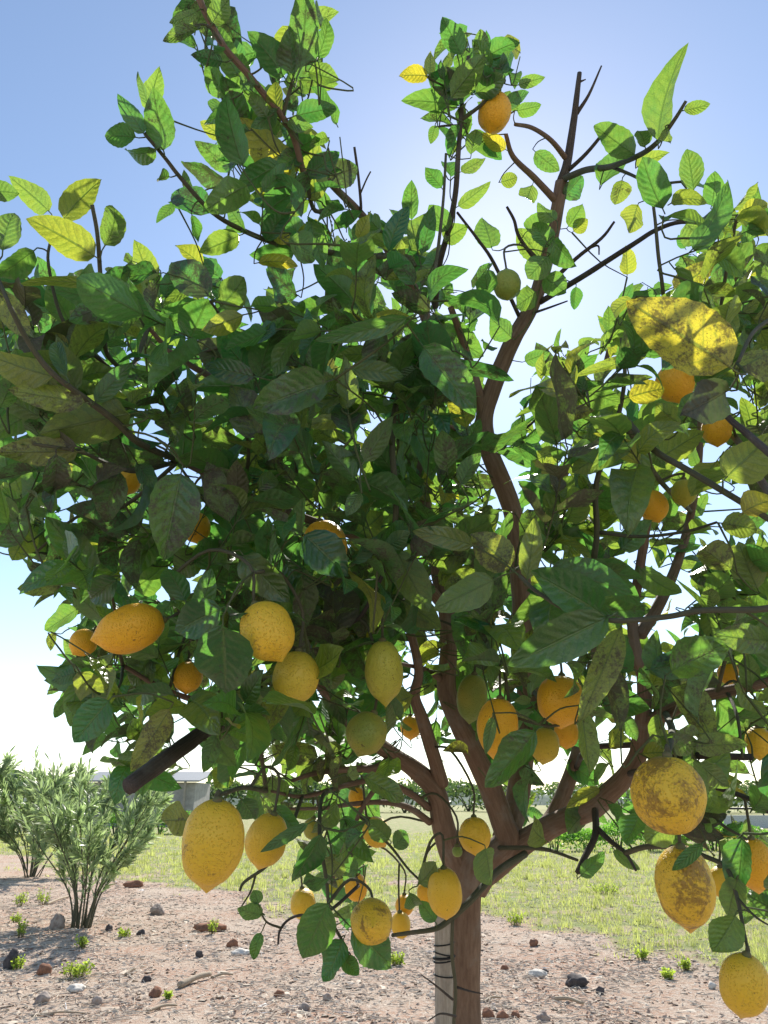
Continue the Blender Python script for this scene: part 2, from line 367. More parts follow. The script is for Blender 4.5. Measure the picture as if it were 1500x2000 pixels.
for i, (x, Y, wd, h) in enumerate([(560, 90, 5, 4.2), (640, 95, 5, 3.6), (700, 120, 6, 4.5), (790, 110, 5, 3.8), (850, 140, 8, 6.0), (915, 130, 6, 4.6), (985, 115, 5, 3.6), (1120, 150, 8, 5.5), (1215, 140, 7, 5), (1300, 120, 6, 4.2), (1390, 100, 5, 3.4), (1480, 110, 6, 4.2), (430, 100, 5, 4), (40, 80, 5, 4.5)]):
    far_plant('far_tree', 'rounded dark green tree standing on the far edge of the field', 'tree', x, 1580, Y, wd, h, M_FAR, 900, .42, 'trees on the far edge of the field')
# grey shed behind the oleander, white tank and rail on the other side
def box(mb, a, b):
    (x0, y0, z0), (x1, y1, z1) = a, b
    mb.add([(x, y, z) for z in (z0, z1) for y in (y0, y1) for x in (x0, x1)], [(0, 2, 3, 1), (4, 5, 7, 6), (0, 1, 5, 4), (2, 6, 7, 3), (0, 4, 6, 2), (1, 3, 7, 5)])
M_WALL = plain('weathered_wall', (.36, .35, .33), .9, (.27, .26, .25), 3, .3, .02)
M_ROOF = plain('grey_sheet_roof', (.25, .26, .27), .6)
sh = empty('shed', (-14.6, 46, 0)); tag(sh, 'low grey shed with a post, half hidden behind the oleander', 'shed')
m = MB(); box(m, (-18, 46, -.05), (-11, 50, 2.35)); link('wall', m.mesh('wall', M_WALL, False), sh)
m = MB(); m.add([(-18.3, 45.6, 2.36), (-10.7, 45.6, 2.36), (-10.7, 50.4, 3.0), (-18.3, 50.4, 3.0), (-18.3, 45.6, 2.45), (-10.7, 45.6, 2.45), (-10.7, 50.4, 3.1), (-18.3, 50.4, 3.1)],
               [(0, 3, 2, 1), (4, 5, 6, 7), (0, 1, 5, 4), (1, 2, 6, 5), (2, 3, 7, 6), (3, 0, 4, 7)]); link('roof', m.mesh('roof', M_ROOF, False), sh)
for px_ in (-16.6, -13.6, -11.6):
    m = MB(); box(m, (px_, 45.7, -.05), (px_ + .12, 45.82, 2.4)); link('post', m.mesh('post', M_STAKE, False, bark=True), sh)
wl = empty('low_wall', (20, 42, 0)); tag(wl, 'low pale wall with a dark rail beyond the field', 'wall')
m = MB(); box(m, (16.5, 42, -.05), (27, 42.3, .62)); link('wall', m.mesh('wall', plain('pale_plaster', (.62, .62, .60), .85), False), wl)
m = MB(); tube(m, [(16.5, 42.1, .95), (27, 42.1, .95)], .05, 8); link('rail', m.mesh('rail', M_WIRE), wl)
for x in (17, 20, 23, 26):
    m = MB(); tube(m, [(x, 42.1, .55), (x, 42.1, .98)], .04, 6); link('post', m.mesh('post', M_WIRE), wl)

# ------------------------------------------------------------------ lemon tree skeleton
TREE = empty('lemon_tree', tuple(np.array([*P(908, 2000, 1.75)[:2], 0.0])))
tag(TREE, 'small lemon tree laden with fruit, its trunk beside a wired wooden stake', 'tree')
NODES = []       # (x, y, z, radius) of everything leaves and fruit may hang from
HAND2D = []      # (px, py, F) along the drawn wood
def add_nodes(pts, rad):
    for p, r in zip(pts, rad): NODES.append((*p, r))
def wood(pix, w0, w1, name, mat, sides=10, bump=.0, per=6, snap=True):
    """pix: (x, y, F) points; w0, w1 the widths in picture points at both ends"""
    pts = spline([P(*q) for q in pix], per); n = len(pts)
    r0 = w0 * pix[0][2] / FPX / 2; r1 = w1 * pix[-1][2] / FPX / 2
    rad = r0 + (r1 - r0) * np.linspace(0, 1, n) ** .9
    m = MB(); tube(m, pts, rad, sides, bump, seed=random.uniform(0, 50)); o = link(name, m.mesh(name, mat, bark=True), TREE)
    if not (mat is M_DEAD and pix[-1][1] < 600): add_nodes(pts, rad)
    for p in pts: HAND2D.append(proj(p))
    return o
# trunk to the ground
base = P(908, 2000, 1.75); tp = [np.array([base[0] - .01, base[1], -.08]), np.array([base[0] - .004, base[1], .12]), np.array([base[0], base[1], .4]), base, P(906, 1850, 1.75), P(906, 1760, 1.75), P(912, 1690, 1.75), P(930, 1640, 1.76)]
pts = spline(tp, 8); n = len(pts); rr = np.interp(np.linspace(0, 1, n), [0, .1, .2, .5, .85, 1], [.062, .047, .041, .038, .043, .030])
m = MB(); tube(m, pts, rr, 18, .07); link('trunk', m.mesh('trunk', M_BARK, bark=True), TREE); add_nodes(pts[-8:], rr[-8:])
LIMBS = [
 ([(908,1745,1.75),(893,1690,1.745),(878,1655,1.74),(863,1600,1.73),(850,1545,1.72),(815,1507,1.70),(767,1474,1.66),(720,1440,1.60),(670,1395,1.54),(620,1330,1.50),(570,1240,1.5)], 58, 16),
 ([(925,1735,1.75),(965,1672,1.76),(990,1640,1.76),(982,1605,1.76),(956,1534,1.76),(930,1480,1.75),(893,1405,1.74),(872,1345,1.74),(876,1267,1.74),(872,1190,1.75),(850,1090,1.76),(830,980,1.77),(815,860,1.78),(825,740,1.78),(840,640,1.76)], 56, 20),
 ([(925,1720,1.76),(985,1675,1.77),(1030,1640,1.76),(1090,1607,1.74),(1156,1578,1.71),(1192,1546,1.69),(1222,1516,1.67),(1246,1474,1.65),(1252,1426,1.63),(1258,1374,1.62),(1256,1320,1.62),(1240,1262,1.62),(1236,1200,1.63),(1250,1110,1.62),(1264,1017,1.60),(1270,950,1.58)], 52, 14),
 ([(1000,1668,1.78),(1056,1622,1.84),(1082,1590,1.88),(1110,1526,1.92),(1134,1450,1.95),(1150,1370,1.97),(1160,1280,1.98),(1180,1180,1.98)], 40, 18),
 ([(985,1640,1.79),(1010,1560,1.87),(1024,1450,1.90),(1030,1330,1.90),(1022,1227,1.89),(1018,1150,1.88),(1010,1047,1.87),(998,987,1.86),(970,917,1.84),(953,872,1.83),(946,817,1.82),(963,757,1.80),(987,697,1.79),(1007,655,1.78),(1035,605,1.77),(1052,565,1.76),(1064,520,1.75),(1077,465,1.74),(1090,400,1.73),(1097,355,1.73)], 50, 24),
 ([(1262,1412,1.63),(1300,1394,1.58),(1360,1364,1.50),(1420,1350,1.45),(1490,1335,1.40),(1560,1310,1.38)], 30, 16),
 ([(1250,1240,1.62),(1282,1190,1.66),(1306,1142,1.70),(1328,1085,1.74),(1350,1000,1.78),(1365,900,1.8),(1370,780,1.8)], 26, 12),
 ([(862,1530,1.72),(845,1470,1.68),(825,1405,1.65),(810,1360,1.63),(818,1310,1.61),(800,1230,1.58),(770,1150,1.55)], 30, 14),
 ([(946,817,1.82),(934,770,1.80),(922,725,1.78),(905,670,1.75),(880,600,1.7)], 26, 12),
 ([(840,640,1.76),(805,560,1.70),(752,478,1.62),(702,415,1.52),(655,368,1.42),(620,330,1.36)], 22, 12),
 ([(872,1190,1.75),(800,1110,1.65),(700,1050,1.55),(590,1010,1.45),(470,960,1.38),(350,900,1.3)], 24, 10),
 ([(830,980,1.77),(740,900,1.70),(620,830,1.6),(480,770,1.5),(350,700,1.4),(290,640,1.35)], 22, 8),
 ([(620,1330,1.50),(520,1330,1.45),(420,1370,1.38),(330,1350,1.32),(240,1300,1.28)], 17, 8),
 ([(1010,1047,1.87),(1080,960,1.95),(1140,860,2.0),(1170,760,2.0),(1190,680,1.98)], 18, 9),
]
for i, (pix, a, b) in enumerate(LIMBS): wood(pix, a, b, 'branch', M_BARK, 14 if a > 28 else 10, .10 if a > 28 else .08)
# pruned dark stub reaching out below the skirt
wood([(470,1395,1.40),(395,1432,1.30),(320,1485,1.18),(252,1535,1.10)], 24, 36, 'pruned_branch', M_DEAD, 16, .24)
TWIGS = [
 # under the crown
 ([(1300,1394,1.58),(1312,1422,1.25),(1309,1452,.98),(1306,1472,.88)], 15, 9, 't'), ([(520,1545,1.4),(480,1538,1.15),(442,1548,.99),(422,1556,.945)], 9, 7, 't'),
 ([(20,600,.92),(-20,500,1.0),(-32,420,1.06),(-28,365,1.07)], 8, 5, 't'),
 ([(838,1578,1.72),(800,1549,1.66),(743,1525,1.6),(700,1528,1.55),(650,1541,1.5),(590,1556,1.45),(530,1545,1.4)], 15, 6, 'b'),
 ([(840,1606,1.72),(800,1578,1.68),(750,1567,1.63),(690,1570,1.57),(635,1578,1.5),(560,1580,1.45)], 14, 6, 'b'),
 ([(770,1478,1.66),(735,1500,1.6),(690,1502,1.55),(617,1510,1.5),(570,1525,1.45)], 20, 7, 'b'),
 ([(743,1527,1.6),(710,1574,1.58),(683,1634,1.56),(663,1674,1.55),(650,1720,1.53)], 11, 5, 'b'),
 ([(866,1330,1.74),(835,1310,1.68),(800,1300,1.6),(740,1290,1.5)], 14, 6, 'b'),
 ([(1025,1668,1.72),(972,1702,1.6),(917,1761,1.5),(877,1797,1.47),(850,1814,1.45),(800,1822,1.4),(767,1827,1.35)], 15, 7, 't'),
 ([(884,1795,1.47),(883,1867,1.48),(890,1934,1.5),(886,2010,1.52),(890,2100,1.55)], 7, 7, 't'),
 ([(884,1952,1.49),(850,1924,1.45),(823,1904,1.42)], 5, 2, 'd'), ([(892,1928,1.5),(918,1936,1.48),(943,1941,1.47)], 5, 2, 'd'),
 ([(890,1985,1.5),(860,1980,1.45),(835,1995,1.42)], 5, 2, 'd'),
 ([(975,1656,1.73),(1060,1658,1.6),(1128,1680,1.5)], 9, 6, 't'),
 ([(1162,1576,1.7),(1163,1630,1.6),(1142,1674,1.55),(1128,1704,1.52)], 14, 11, 'd'),
 ([(1166,1618,1.62),(1195,1645,1.55),(1222,1666,1.5),(1242,1700,1.45)], 12, 5, 'd'),
 ([(1222,1666,1.5),(1262,1654,1.4),(1325,1656,1.25),(1380,1674,1.15),(1420,1696,1.1),(1440,1754,1.06),(1452,1814,1.03),(1464,1872,1.0)], 11, 6, 't'),
 ([(1440,1754,1.06),(1475,1790,1.02),(1510,1812,1.0)], 6, 3, 't'),
 ([(1262,1470,1.64),(1320,1474,1.5),(1372,1476,1.42),(1470,1479,1.35)], 14, 13, 'd'),
 ([(1225,1512,1.66),(1300,1500,1.5),(1376,1530,1.35),(1462,1560,1.25),(1520,1600,1.2)], 13, 8, 'd'),
 ([(1125,1500,1.92),(1150,1462,1.8),(1235,1455,1.7)], 10, 12, 'd'),
 ([(520,1545,1.4),(505,1420,1.30),(512,1330,1.22)], 9, 6, 't'),
 ([(650,1541,1.5),(628,1560,1.32),(625,1640,1.22),(638,1720,1.2),(645,1790,1.2),(670,1840,1.2),(682,1870,1.2)], 8, 5, 't'),
 ([(560,1640,1.3),(522,1690,1.25),(478,1722,1.24),(468,1740,1.23)], 8, 5, 't'), ([(500,1705,1.25),(490,1740,1.24),(472,1770,1.22)], 5, 3, 't'),
 ([(590,1556,1.45),(575,1600,1.38),(560,1640,1.3)], 8, 7, 't'),
 ([(700,1730,1.5),(640,1780,1.4),(575,1790,1.35),(548,1815,1.32),(543,1845,1.31)], 7, 4, 'd'), ([(663,1674,1.55),(690,1700,1.52),(700,1730,1.5)], 6, 6, 'b'),
 ([(548,1812,1.32),(520,1800,1.31),(505,1770,1.30)], 5, 3, 't'),
 ([(700,1592,1.58),(760,1650,1.5),(800,1700,1.45),(850,1745,1.42)], 6, 4, 't'),
 # dead and leafy wood in the top
 ([(1097,355,1.73),(1108,318,1.72),(1120,240,1.71),(1126,190,1.70),(1132,142,1.70)], 20, 9, 'd'),
 ([(1126,222,1.71),(1150,185,1.69),(1175,128,1.66)], 9, 3, 'd'), ([(1132,160,1.70),(1144,155,1.69)], 5, 2, 'd'),
 ([(1104,338,1.73),(1145,300,1.67),(1190,245,1.6)], 9, 6, 'd'),
 ([(1107,312,1.72),(1076,274,1.68),(1040,250,1.64),(1006,243,1.6)], 12, 7, 'b'),
 ([(1088,395,1.73),(1042,346,1.69),(1002,306,1.65),(988,262,1.62)], 15, 8, 'b'),
 ([(1100,350,1.73),(1145,332,1.62),(1190,326,1.5),(1245,305,1.38),(1282,280,1.3),(1316,236,1.26),(1340,197,1.24)], 14, 6, 't'),
 ([(1195,326,1.5),(1225,338,1.45),(1275,358,1.38),(1330,355,1.32)], 8, 5, 't'),
 ([(1068,560,1.75),(1125,505,1.7),(1175,465,1.65),(1200,433,1.62)], 10, 5, 'd'), ([(1150,485,1.68),(1168,480,1.67),(1170,497,1.66)], 5, 3, 'd'),
 ([(1055,590,1.76),(1130,545,1.68),(1185,510,1.6),(1240,475,1.52),(1280,450,1.45),(1330,434,1.4),(1400,440,1.35)], 12, 7, 'd'),
 ([(1040,612,1.76),(1075,600,1.7),(1108,588,1.65)], 6, 3, 'd'),
 ([(1268,345,1.38),(1279,425,1.38),(1286,500,1.38),(1295,570,1.4),(1300,650,1.5)], 6, 8, 't'),
 ([(1015,620,1.77),(965,515,1.7),(935,470,1.66),(893,415,1.6)], 8, 5, 'd'), ([(1055,520,1.75),(1015,465,1.7),(1004,430,1.68),(990,404,1.66)], 8, 5, 'd'),
 ([(850,600,1.74),(856,525,1.66),(876,450,1.6),(890,375,1.57),(895,300,1.55),(900,235,1.55),(905,170,1.55),(915,110,1.55)], 13, 7, 'd'),
 ([(815,700,1.4),(830,625,1.42),(850,525,1.45),(865,400,1.5),(871,300,1.52)], 9, 5, 't'),
 ([(900,235,1.55),(940,205,1.54),(975,170,1.53),(985,110,1.53)], 8, 5, 't'), ([(895,245,1.55),(865,246,1.53),(850,250,1.52)], 5, 3, 'd'),
 ([(903,190,1.55),(860,165,1.52),(832,150,1.5)], 5, 3, 't'),
 ([(770,1150,1.3),(767,1080,1.2),(774,980,1.17),(766,870,1.18),(776,780,1.25),(815,700,1.4)], 11, 10, 't'),
 # plume over the left half
 ([(620,330,1.36),(597,345,1.28),(575,272,1.24),(550,226,1.22),(520,190,1.2),(480,140,1.18),(440,95,1.16),(413,48,1.15),(390,0,1.14),(370,-60,1.13)], 12, 14, 'b'),
 ([(655,400,1.45),(616,412,1.36),(600,360,1.32),(585,300,1.27),(578,262,1.24)], 8, 9, 't'),
 ([(552,228,1.22),(565,180,1.21),(578,140,1.2),(600,70,1.2)], 9, 4, 't'), ([(440,95,1.16),(400,48,1.13),(345,70,1.1)], 6, 3, 't'),
 ([(700,410,1.51),(705,405,1.5),(700,345,1.48),(692,287,1.46)], 7, 5, 'd'), ([(703,380,1.5),(716,350,1.48),(724,335,1.47)], 4, 3, 't'),
 ([(752,500,1.63),(700,500,1.55),(600,486,1.45),(540,475,1.4),(475,450,1.35),(415,415,1.3),(355,350,1.26),(322,308,1.24),(283,262,1.22)], 12, 7, 't'),
 # left side shoots
 ([(290,640,1.35),(255,720,1.25),(215,700,1.16),(203,660,1.12),(200,600,1.1),(195,525,1.08),(190,455,1.06),(180,400,1.05)], 9, 8, 't'),
 ([(215,720,1.17),(130,640,1.12),(95,520,1.1),(100,462,1.1)], 8, 5, 't'),
 ([(350,700,1.4),(425,680,1.35),(515,665,1.36),(450,635,1.33),(410,588,1.3)], 7, 5, 't'),
 ([(350,900,1.3),(275,867,1.1),(225,822,1.03),(165,777,.98),(100,727,.94),(55,667,.92),(20,600,.9)], 13, 9, 't'),
 ([(350,900,1.3),(270,920,1.15),(210,905,1.08),(155,882,1.02),(65,867,1.0)], 10, 6, 't'),
 ([(240,1300,1.28),(228,1250,1.2),(222,1180,1.15),(205,1130,1.12)], 8, 5, 't'), ([(240,1300,1.28),(233,1340,1.2),(200,1380,1.15)], 7, 4, 't'),
 ([(350,900,1.3),(240,990,1.3),(150,1010,1.3),(70,1080,1.3)], 9, 5, 't'),
 ([(590,1240,1.4),(680,1220,1.25),(720,1180,1.2),(760,1090,1.18)], 8, 8, 'd'),
 ([(590,1010,1.45),(580,940,1.35),(578,860,1.3)], 7, 5, 't'), ([(470,960,1.38),(485,900,1.2),(480,830,1.16)], 8, 5, 't'),
 ([(520,1330,1.45),(400,1280,1.2),(345,1180,1.12),(330,1130,1.1)], 9, 6, 't'),
 # right side, reaching towards the path
 ([(1560,1150,.80),(1500,1188,.82),(1375,1192,.86),(1300,1205,.88),(1200,1212,.9),(1120,1197,.93),(1050,1157,.95),(1015,1125,.97)], 15, 8, 't'),
 ([(1350,1000,1.78),(1290,940,1.5),(1235,850,1.2),(1220,817,1.1),(1275,877,1.0),(1350,922,.94),(1450,982,.88),(1520,1025,.85)], 9, 12, 't'),
 ([(1520,900,.8),(1465,852,.84),(1415,807,.88),(1390,760,.92)], 16, 10, 'd'), ([(1370,780,1.8),(1440,860,1.4),(1500,960,1.0),(1560,1010,.85)], 12, 16, 'b'),
 ([(1160,1290,1.6),(1162,1180,1.3),(1160,1097,1.22),(1166,1042,1.2),(1165,942,1.18),(1200,842,1.16),(1220,742,1.15),(1214,660,1.15)], 12, 7, 't'),
 ([(1170,1040,1.2),(1250,1048,1.15),(1340,1038,1.1),(1400,1020,1.06)], 8, 5, 't'),
 ([(953,872,1.83),(915,850,1.7),(880,832,1.6),(860,828,1.52)], 14, 9, 'b'), ([(965,900,1.84),(1000,855,1.8),(1035,830,1.76),(1065,800,1.72)], 8, 4, 'd'),
 ([(1370,780,1.8),(1400,650,1.7),(1420,520,1.6),(1440,420,1.5)], 10, 6, 't'), ([(1560,600,1.0),(1480,640,.9),(1440,710,.82)], 9, 7, 't'),
 ([(1220,742,1.15),(1180,770,1.12),(1120,800,1.1)], 5, 3, 't'),
 ([(1400,1355,1.47),(1420,1280,1.3),(1450,1250,1.15)], 9, 6, 't'), ([(1420,1350,1.45),(1440,1400,1.35),(1450,1480,1.3)], 8, 5, 't'),
 ([(1376,1530,1.35),(1400,1600,1.25),(1460,1640,1.2)], 8, 5, 't'),
 ([(1030,1330,1.9),(1075,1395,1.5),(1120,1395,1.3),(1150,1360,1.25)], 8, 5, 't'), ([(956,1374,1.3),(1010,1402,1.22),(1080,1418,1.2),(1128,1398,1.22)], 5, 6, 't'),
]
for pix, a, b, k in TWIGS:
    wood(pix, a, b, 'dead_twig' if k == 'd' and pix[-1][1] < 600 else 'twig', {'b': M_BARK, 't': M_TWIG, 'd': M_DEAD}[k], 8, .08, 5)
H2 = np.array(HAND2D)

# ------------------------------------------------------------------ lemons
def camdir(ax, ay, az):
    """direction from picture-plane right/down and towards the viewer"""
    r = np.array([1, 0, 0]); u = np.array([0, -sp_, cp]); f = np.array([0, cp, sp_])
    return nrm(ax * r - ay * u - az * f)
Yw, Or, Gy, Gn, Yg = (.74, .47, .035), (.80, .41, .02), (.42, .40, .05), (.16, .23, .04), (.56, .42, .04)
# x, y, width px, length px, axis to the nipple (right, down, towards viewer), F, colour, scurf, nipple size, label
LEMONS = [
 (415,1645,120,160,(-.10,1,.1),.93,Yw,.55,1.0,'large long lemon speckled black, hanging beside the pruned branch, nipple pointing down'),
 (521,1640,80,100,(-.28,1,.1),1.2,Yw,.35,.8,'pear shaped lemon with one slim leaf lying across it'),
 (255,1228,92,130,(-.95,.25,.3),1.1,Or,.45,.7,'plump lemon lying sideways behind a thin vertical twig'),
 (163,1255,52,52,(-.4,.6,.5),1.6,Or,.2,.5,'small orange-yellow lemon poking out next to the sideways lemon'),
 (522,1232,104,118,(.45,.8,.3),.98,Yw,.55,.6,'dimpled yellow lemon beside a big dark blue-green leaf'),
 (578,1322,90,100,(-.1,1,.3),1.05,Yg,.35,.3,'round yellow-green lemon just below the dimpled yellow one'),
 (750,1310,76,118,(.05,1,.05),1.15,Gy,.3,1.0,'greenish yellow oval lemon with a pointed tip above a green one'),
 (716,1432,80,82,(-.35,.9,.3),1.15,Gn,.35,.5,'unripe dark green lemon in front of the forked brown limb'),
 (634,1068,88,105,(.2,1,.2),1.2,Or,.45,.5,'orange-yellow lemon half covered by one dark leaf'),
 (383,1030,56,60,(.2,1,.2),1.5,Or,.1,.5,'lemon showing as an orange patch between two broad leaves'),
 (250,940,50,50,(0,1,.3),1.6,Or,.1,.5,'lemon almost wholly hidden, a small orange sliver under sooty leaves'),
 (366,1322,58,58,(0,1,.3),1.35,Or,.1,.5,'lemon peeping out from behind the big dark blue-green leaf'),
 (972,1420,80,112,(-.1,1,.1),1.2,Or,.5,.6,'orange-yellow lemon beside the leaning brown limb, brownish on one shoulder'),
 (1096,1368,94,92,(-.1,1,.3),1.22,Or,.2,.5,'bright orange-yellow lemon crossed by dark dry twigs'),
 (1064,1455,58,66,(-.15,1,.2),1.42,Yg,.2,.6,'paler yellow lemon tucked below the one crossed by dry twigs'),
 (1106,1430,48,60,(0,1,0),1.55,Or,.1,.5,'deep orange lemon hidden behind the pair of lemons under the twigs'),
 (1306,1552,138,144,(-.05,1,.25),.85,Yw,.80,.25,'big round lemon with a brown scurfy top under the thick curved limb'),
 (1338,1730,112,150,(.1,1,.05),.88,Yw,.75,1.2,'big long lemon with brown scars and a dark nipple'),
 (1453,1922,92,112,(-.12,1,.05),1.0,Yw,.35,.8,'lowest lemon hanging alone on a thin stalk over the grass'),
 (1482,1450,48,62,(0,1,.1),1.5,Yw,.4,.5,'brownish yellow lemon by the cut dark stub'),
 (1474,1688,72,98,(.1,1,.1),1.25,Or,.4,.5,'lemon half covered by a blue-green leaf, next to the long scarred one'),
 (1407,1722,46,56,(0,1,.1),1.5,Yw,.1,.5,'lemon mostly hidden behind the long scarred one'),
 (927,1631,62,66,(0,1,.5),1.5,Yw,.45,.3,'small round lemon in front of the trunk fork'),
 (869,1743,68,92,(.05,1,.1),1.4,Yw,.3,.3,'oval lemon hanging in front of the trunk above the stake'),
 (726,1800,82,92,(.05,-.35,.95),1.15,Yw,.70,1.2,'brown stained lemon showing its nipple, lowest of the hanging bunch'),
 (696,1733,43,52,(.1,1,.1),1.8,Or,.15,.4,'small lemon hanging just above the brown stained one'),
 (592,1765,49,56,(.1,1,.3),1.7,Yw,.35,.3,'small round lemon hanging over bare soil with a spot on it'),
 (790,1768,36,38,(0,1,.3),1.95,Or,.2,.4,'tiny far lemon between the stained lemon and the trunk one'),
 (783,1806,38,50,(.1,1,0),1.9,Yw,.2,.4,'small lemon touching the stained lemon on its trunk side'),
 (735,1625,52,58,(.5,.8,.1),1.8,Yw,.2,.5,'lemon in the skirt with grass behind it and a bright leaf below'),
 (802,1420,40,44,(0,1,.2),2.0,Or,.1,.4,'lemon deep in the crown behind the grey upright branch'),
 (966,220,64,78,(-.25,1,.1),1.56,Or,.25,.5,'highest ripe lemon, alone in the top of the tree'),
 (990,556,54,60,(0,1,.2),1.62,(.20,.30,.06),.1,.3,'round unripe green lemon in the upper crown against the sky'),
 (1318,748,72,74,(.2,1,.1),1.35,Or,.1,.4,'orange lemon under the large glowing yellow leaf'),
 (1400,838,56,64,(0,1,.1),1.4,Or,.1,.4,'orange lemon below the black sooty leaf'),
 (1276,988,56,62,(.3,1,.1),1.55,Or,.1,.4,'orange lemon in thin foliage next to a yellow-green one'),
 (1336,962,48,52,(0,1,.1),1.5,Gy,.15,.4,'yellow-green lemon in thin foliage next to an orange one'),
 (922,1362,60,92,(-.1,1,0),1.45,Gn,.2,.6,'unripe green lemon against the leaning brown limb'),
 (1422,1314,40,44,(0,1,0),1.6,Or,.1,.4,'lemon glimpsed as an orange spot above the side limb'),
 (818,1252,34,52,(0,1,0),1.95,Gn,.1,.5,'small green lemon deep in the crown behind the pointed one'),
 (697,1556,34,40,(0,1,0),1.85,Or,.1,.4,'lemon glimpsed between the two thin arching branches'),
 (832,1744,36,40,(0,1,0),1.75,Or,.1,.4,'orange lemon just behind the oval one at the trunk'),
 (612,1618,40,36,(0,1,.1),1.75,Gn,.1,.3,'small unripe green lemon behind hanging leaves in the skirt'),
 (893,1663,20,20,(0,1,.2),1.6,(.20,.30,.07),.0,.2,'tiny green fruitlet beside the trunk fork'),
]
CLEAR = []   # (x, y, rx, ry, F): keep filler leaves from growing in front
def lemon(x, y, wp, lp, ax, F, col, scurf, nip, label):
    c = P(x, y, F); a = camdir(*ax); Rw = wp * F / FPX / 2
    fore = math.sqrt(max(.15, 1 - a.dot(nrm(c - CAM)) ** 2))
    L = max(lp * F / FPX, 2 * Rw * 1.02) if fore > .8 else 2 * Rw * 1.22
    root = empty('lemon', tuple(c)); tag(root, label, 'lemon', 'lemons hanging on the tree')
    nl, ns = 22, 26; sd_ = random.uniform(0, 99)
    u = nrm(np.cross(a, (0.3, 1, .2))); v = np.cross(a, u); V = []
    nl_len = L * .07 * nip
    for i in range(nl + 1):
        t = i / nl; th = math.pi * t
        r = math.sin(th) ** .92; z = -math.cos(th) * L / 2
        k = max(0, (t - .80) / .2)
        r = r * (1 - .0 * k); zz = z
        if t > .86 and nip > .25:     # nipple
            q = (t - .86) / .14; r = max(0, .50 * (1 - q) ** .6 * (.45 + .45 * (1 - q))); zz = L / 2 * .905 + q * (L * .095 + nl_len * .7) ; r = min(r, math.sin(th) + .16 * nip)
            if i == nl: r = 0.02
        if t < .10: r *= 1.0; zz += .012 * L * (1 - t / .10)
        for j in range(ns):
            p = 2 * math.pi * j / ns; d = (math.cos(p), math.sin(p))
            kk = 1 + .075 * mnoise.noise((d[0] * 1.4 + sd_, d[1] * 1.4, t * 3)) + .030 * mnoise.noise((d[0] * 4 + sd_, d[1] * 5, t * 9))
            V.append(c + a * zz + Rw * r * kk * (d[0] * u + d[1] * v))
    f = [(i * ns + j, (i + 1) * ns + j, (i + 1) * ns + (j + 1) % ns, i * ns + (j + 1) % ns) for i in range(nl) for j in range(ns)]
    m = MB(); m.add(V, f); o = link('rind', m.mesh('rind', M_LEMON), root); o.color = (*col, scurf)
    top = c - a * L * .49; m = MB()
    tube(m, [top + a * .004, top - a * .003, top - a * .006], [.0065, .006, .0025], 8); link('calyx', m.mesh('calyx', M_CALYX), root)
    CLEAR.append((x, y, wp * .52, lp * .5, F))
    return top - a * .004, a, L
STALKS = [lemon(*q) for q in LEMONS]
NODE_A = np.array(NODES)
TW = MB()       # small twigs, stalks and leaf-bearing shoots, too many to pick apart
def nearest(p):
    d = np.linalg.norm(NODE_A[:, :3] - p, axis=1); i = int(d.argmin()); return NODE_A[i], d[i]
def extend(pts, rad):
    global NODE_A
    NODE_A = np.vstack([NODE_A, np.column_stack([pts, np.broadcast_to(rad, len(pts))])])
for (tp_, a, L), q in zip(STALKS, LEMONS):
    up = tp_ + np.array([0, 0, .035]) - a * .02
    s, d = nearest(tp_)
    if d < .05: up = tp_ - a * .008
    else: s, d = nearest(up)
    s = s[:3]
    pts = spline([s, (s + up) / 2 + np.array([0, 0, (.02 if d > .05 else 0) + d * .08]), up, tp_], 4); rad = np.linspace(.0030, .0022, len(pts))
    m = MB(); tube(m, pts, rad, 6); link('fruit_stalk', m.mesh('fruit_stalk', M_TWIG, bark=True), TREE); extend(pts[:-3], .002)

# ------------------------------------------------------------------ leaves
def leaf_geo(b, a, n, L, W, nl=8, nw=4, bend=.15, fold=.25, wave=.05, twist=0., ph=0., pet=.10):
    a = nrm(a); n = nrm(n - a * np.dot(n, a)); s = np.cross(a, n)
    V = []; UV = []
    for i in range(nl + 1):
        t = i / nl
        wdt = (t ** .60) * ((1 - t) ** .86) * 2.68 + (.012 if 0 < i < nl else .004)
        ang = twist * t; s2 = s * math.cos(ang) + n * math.sin(ang); n2 = n * math.cos(ang) - s * math.sin(ang)
        th = bend * 2 * t                         # arc along the blade
        c = b + a * (L * (math.sin(th) / (bend * 2) if abs(bend) > 1e-3 else t)) - n * (L * ((1 - math.cos(th)) / (bend * 2) if abs(bend) > 1e-3 else 0))
        for j in range(nw + 1):
            uu = j / nw * 2 - 1; au = abs(uu)
            e = wdt * W * .5 * uu * (1 + (.05 if (i % 2 and au > .9) else 0))
            z = fold * au * wdt * W * .5 + wave * W * au * au * math.sin(t * 9 + ph + (1.7 if uu > 0 else 0)) * (1 - .3 * t)
            V.append(c + s2 * e * math.cos(fold * .5) + n2 * z); UV.append((j / nw, t))
    f = [(i * (nw + 1) + j, i * (nw + 1) + j + 1, (i + 1) * (nw + 1) + j + 1, (i + 1) * (nw + 1) + j) for i in range(nl) for j in range(nw)]
    k = len(V); pr = .0011; q = b - a * L * pet - n * L * pet * .15
    for c in (q, b + a * L * .02):
        for an in (0, 2.09, 4.19): V.append(c + pr * (math.cos(an) * s + math.sin(an) * n)); UV.append((.5, .02))
    f += [(k + i, k + (i + 1) % 3, k + 3 + (i + 1) % 3, k + 3 + i) for i in range(3)]
    return V, f, np.array(UV), q
BIG = []      # candidates for single leaves: (area, V, f, UV, tint)
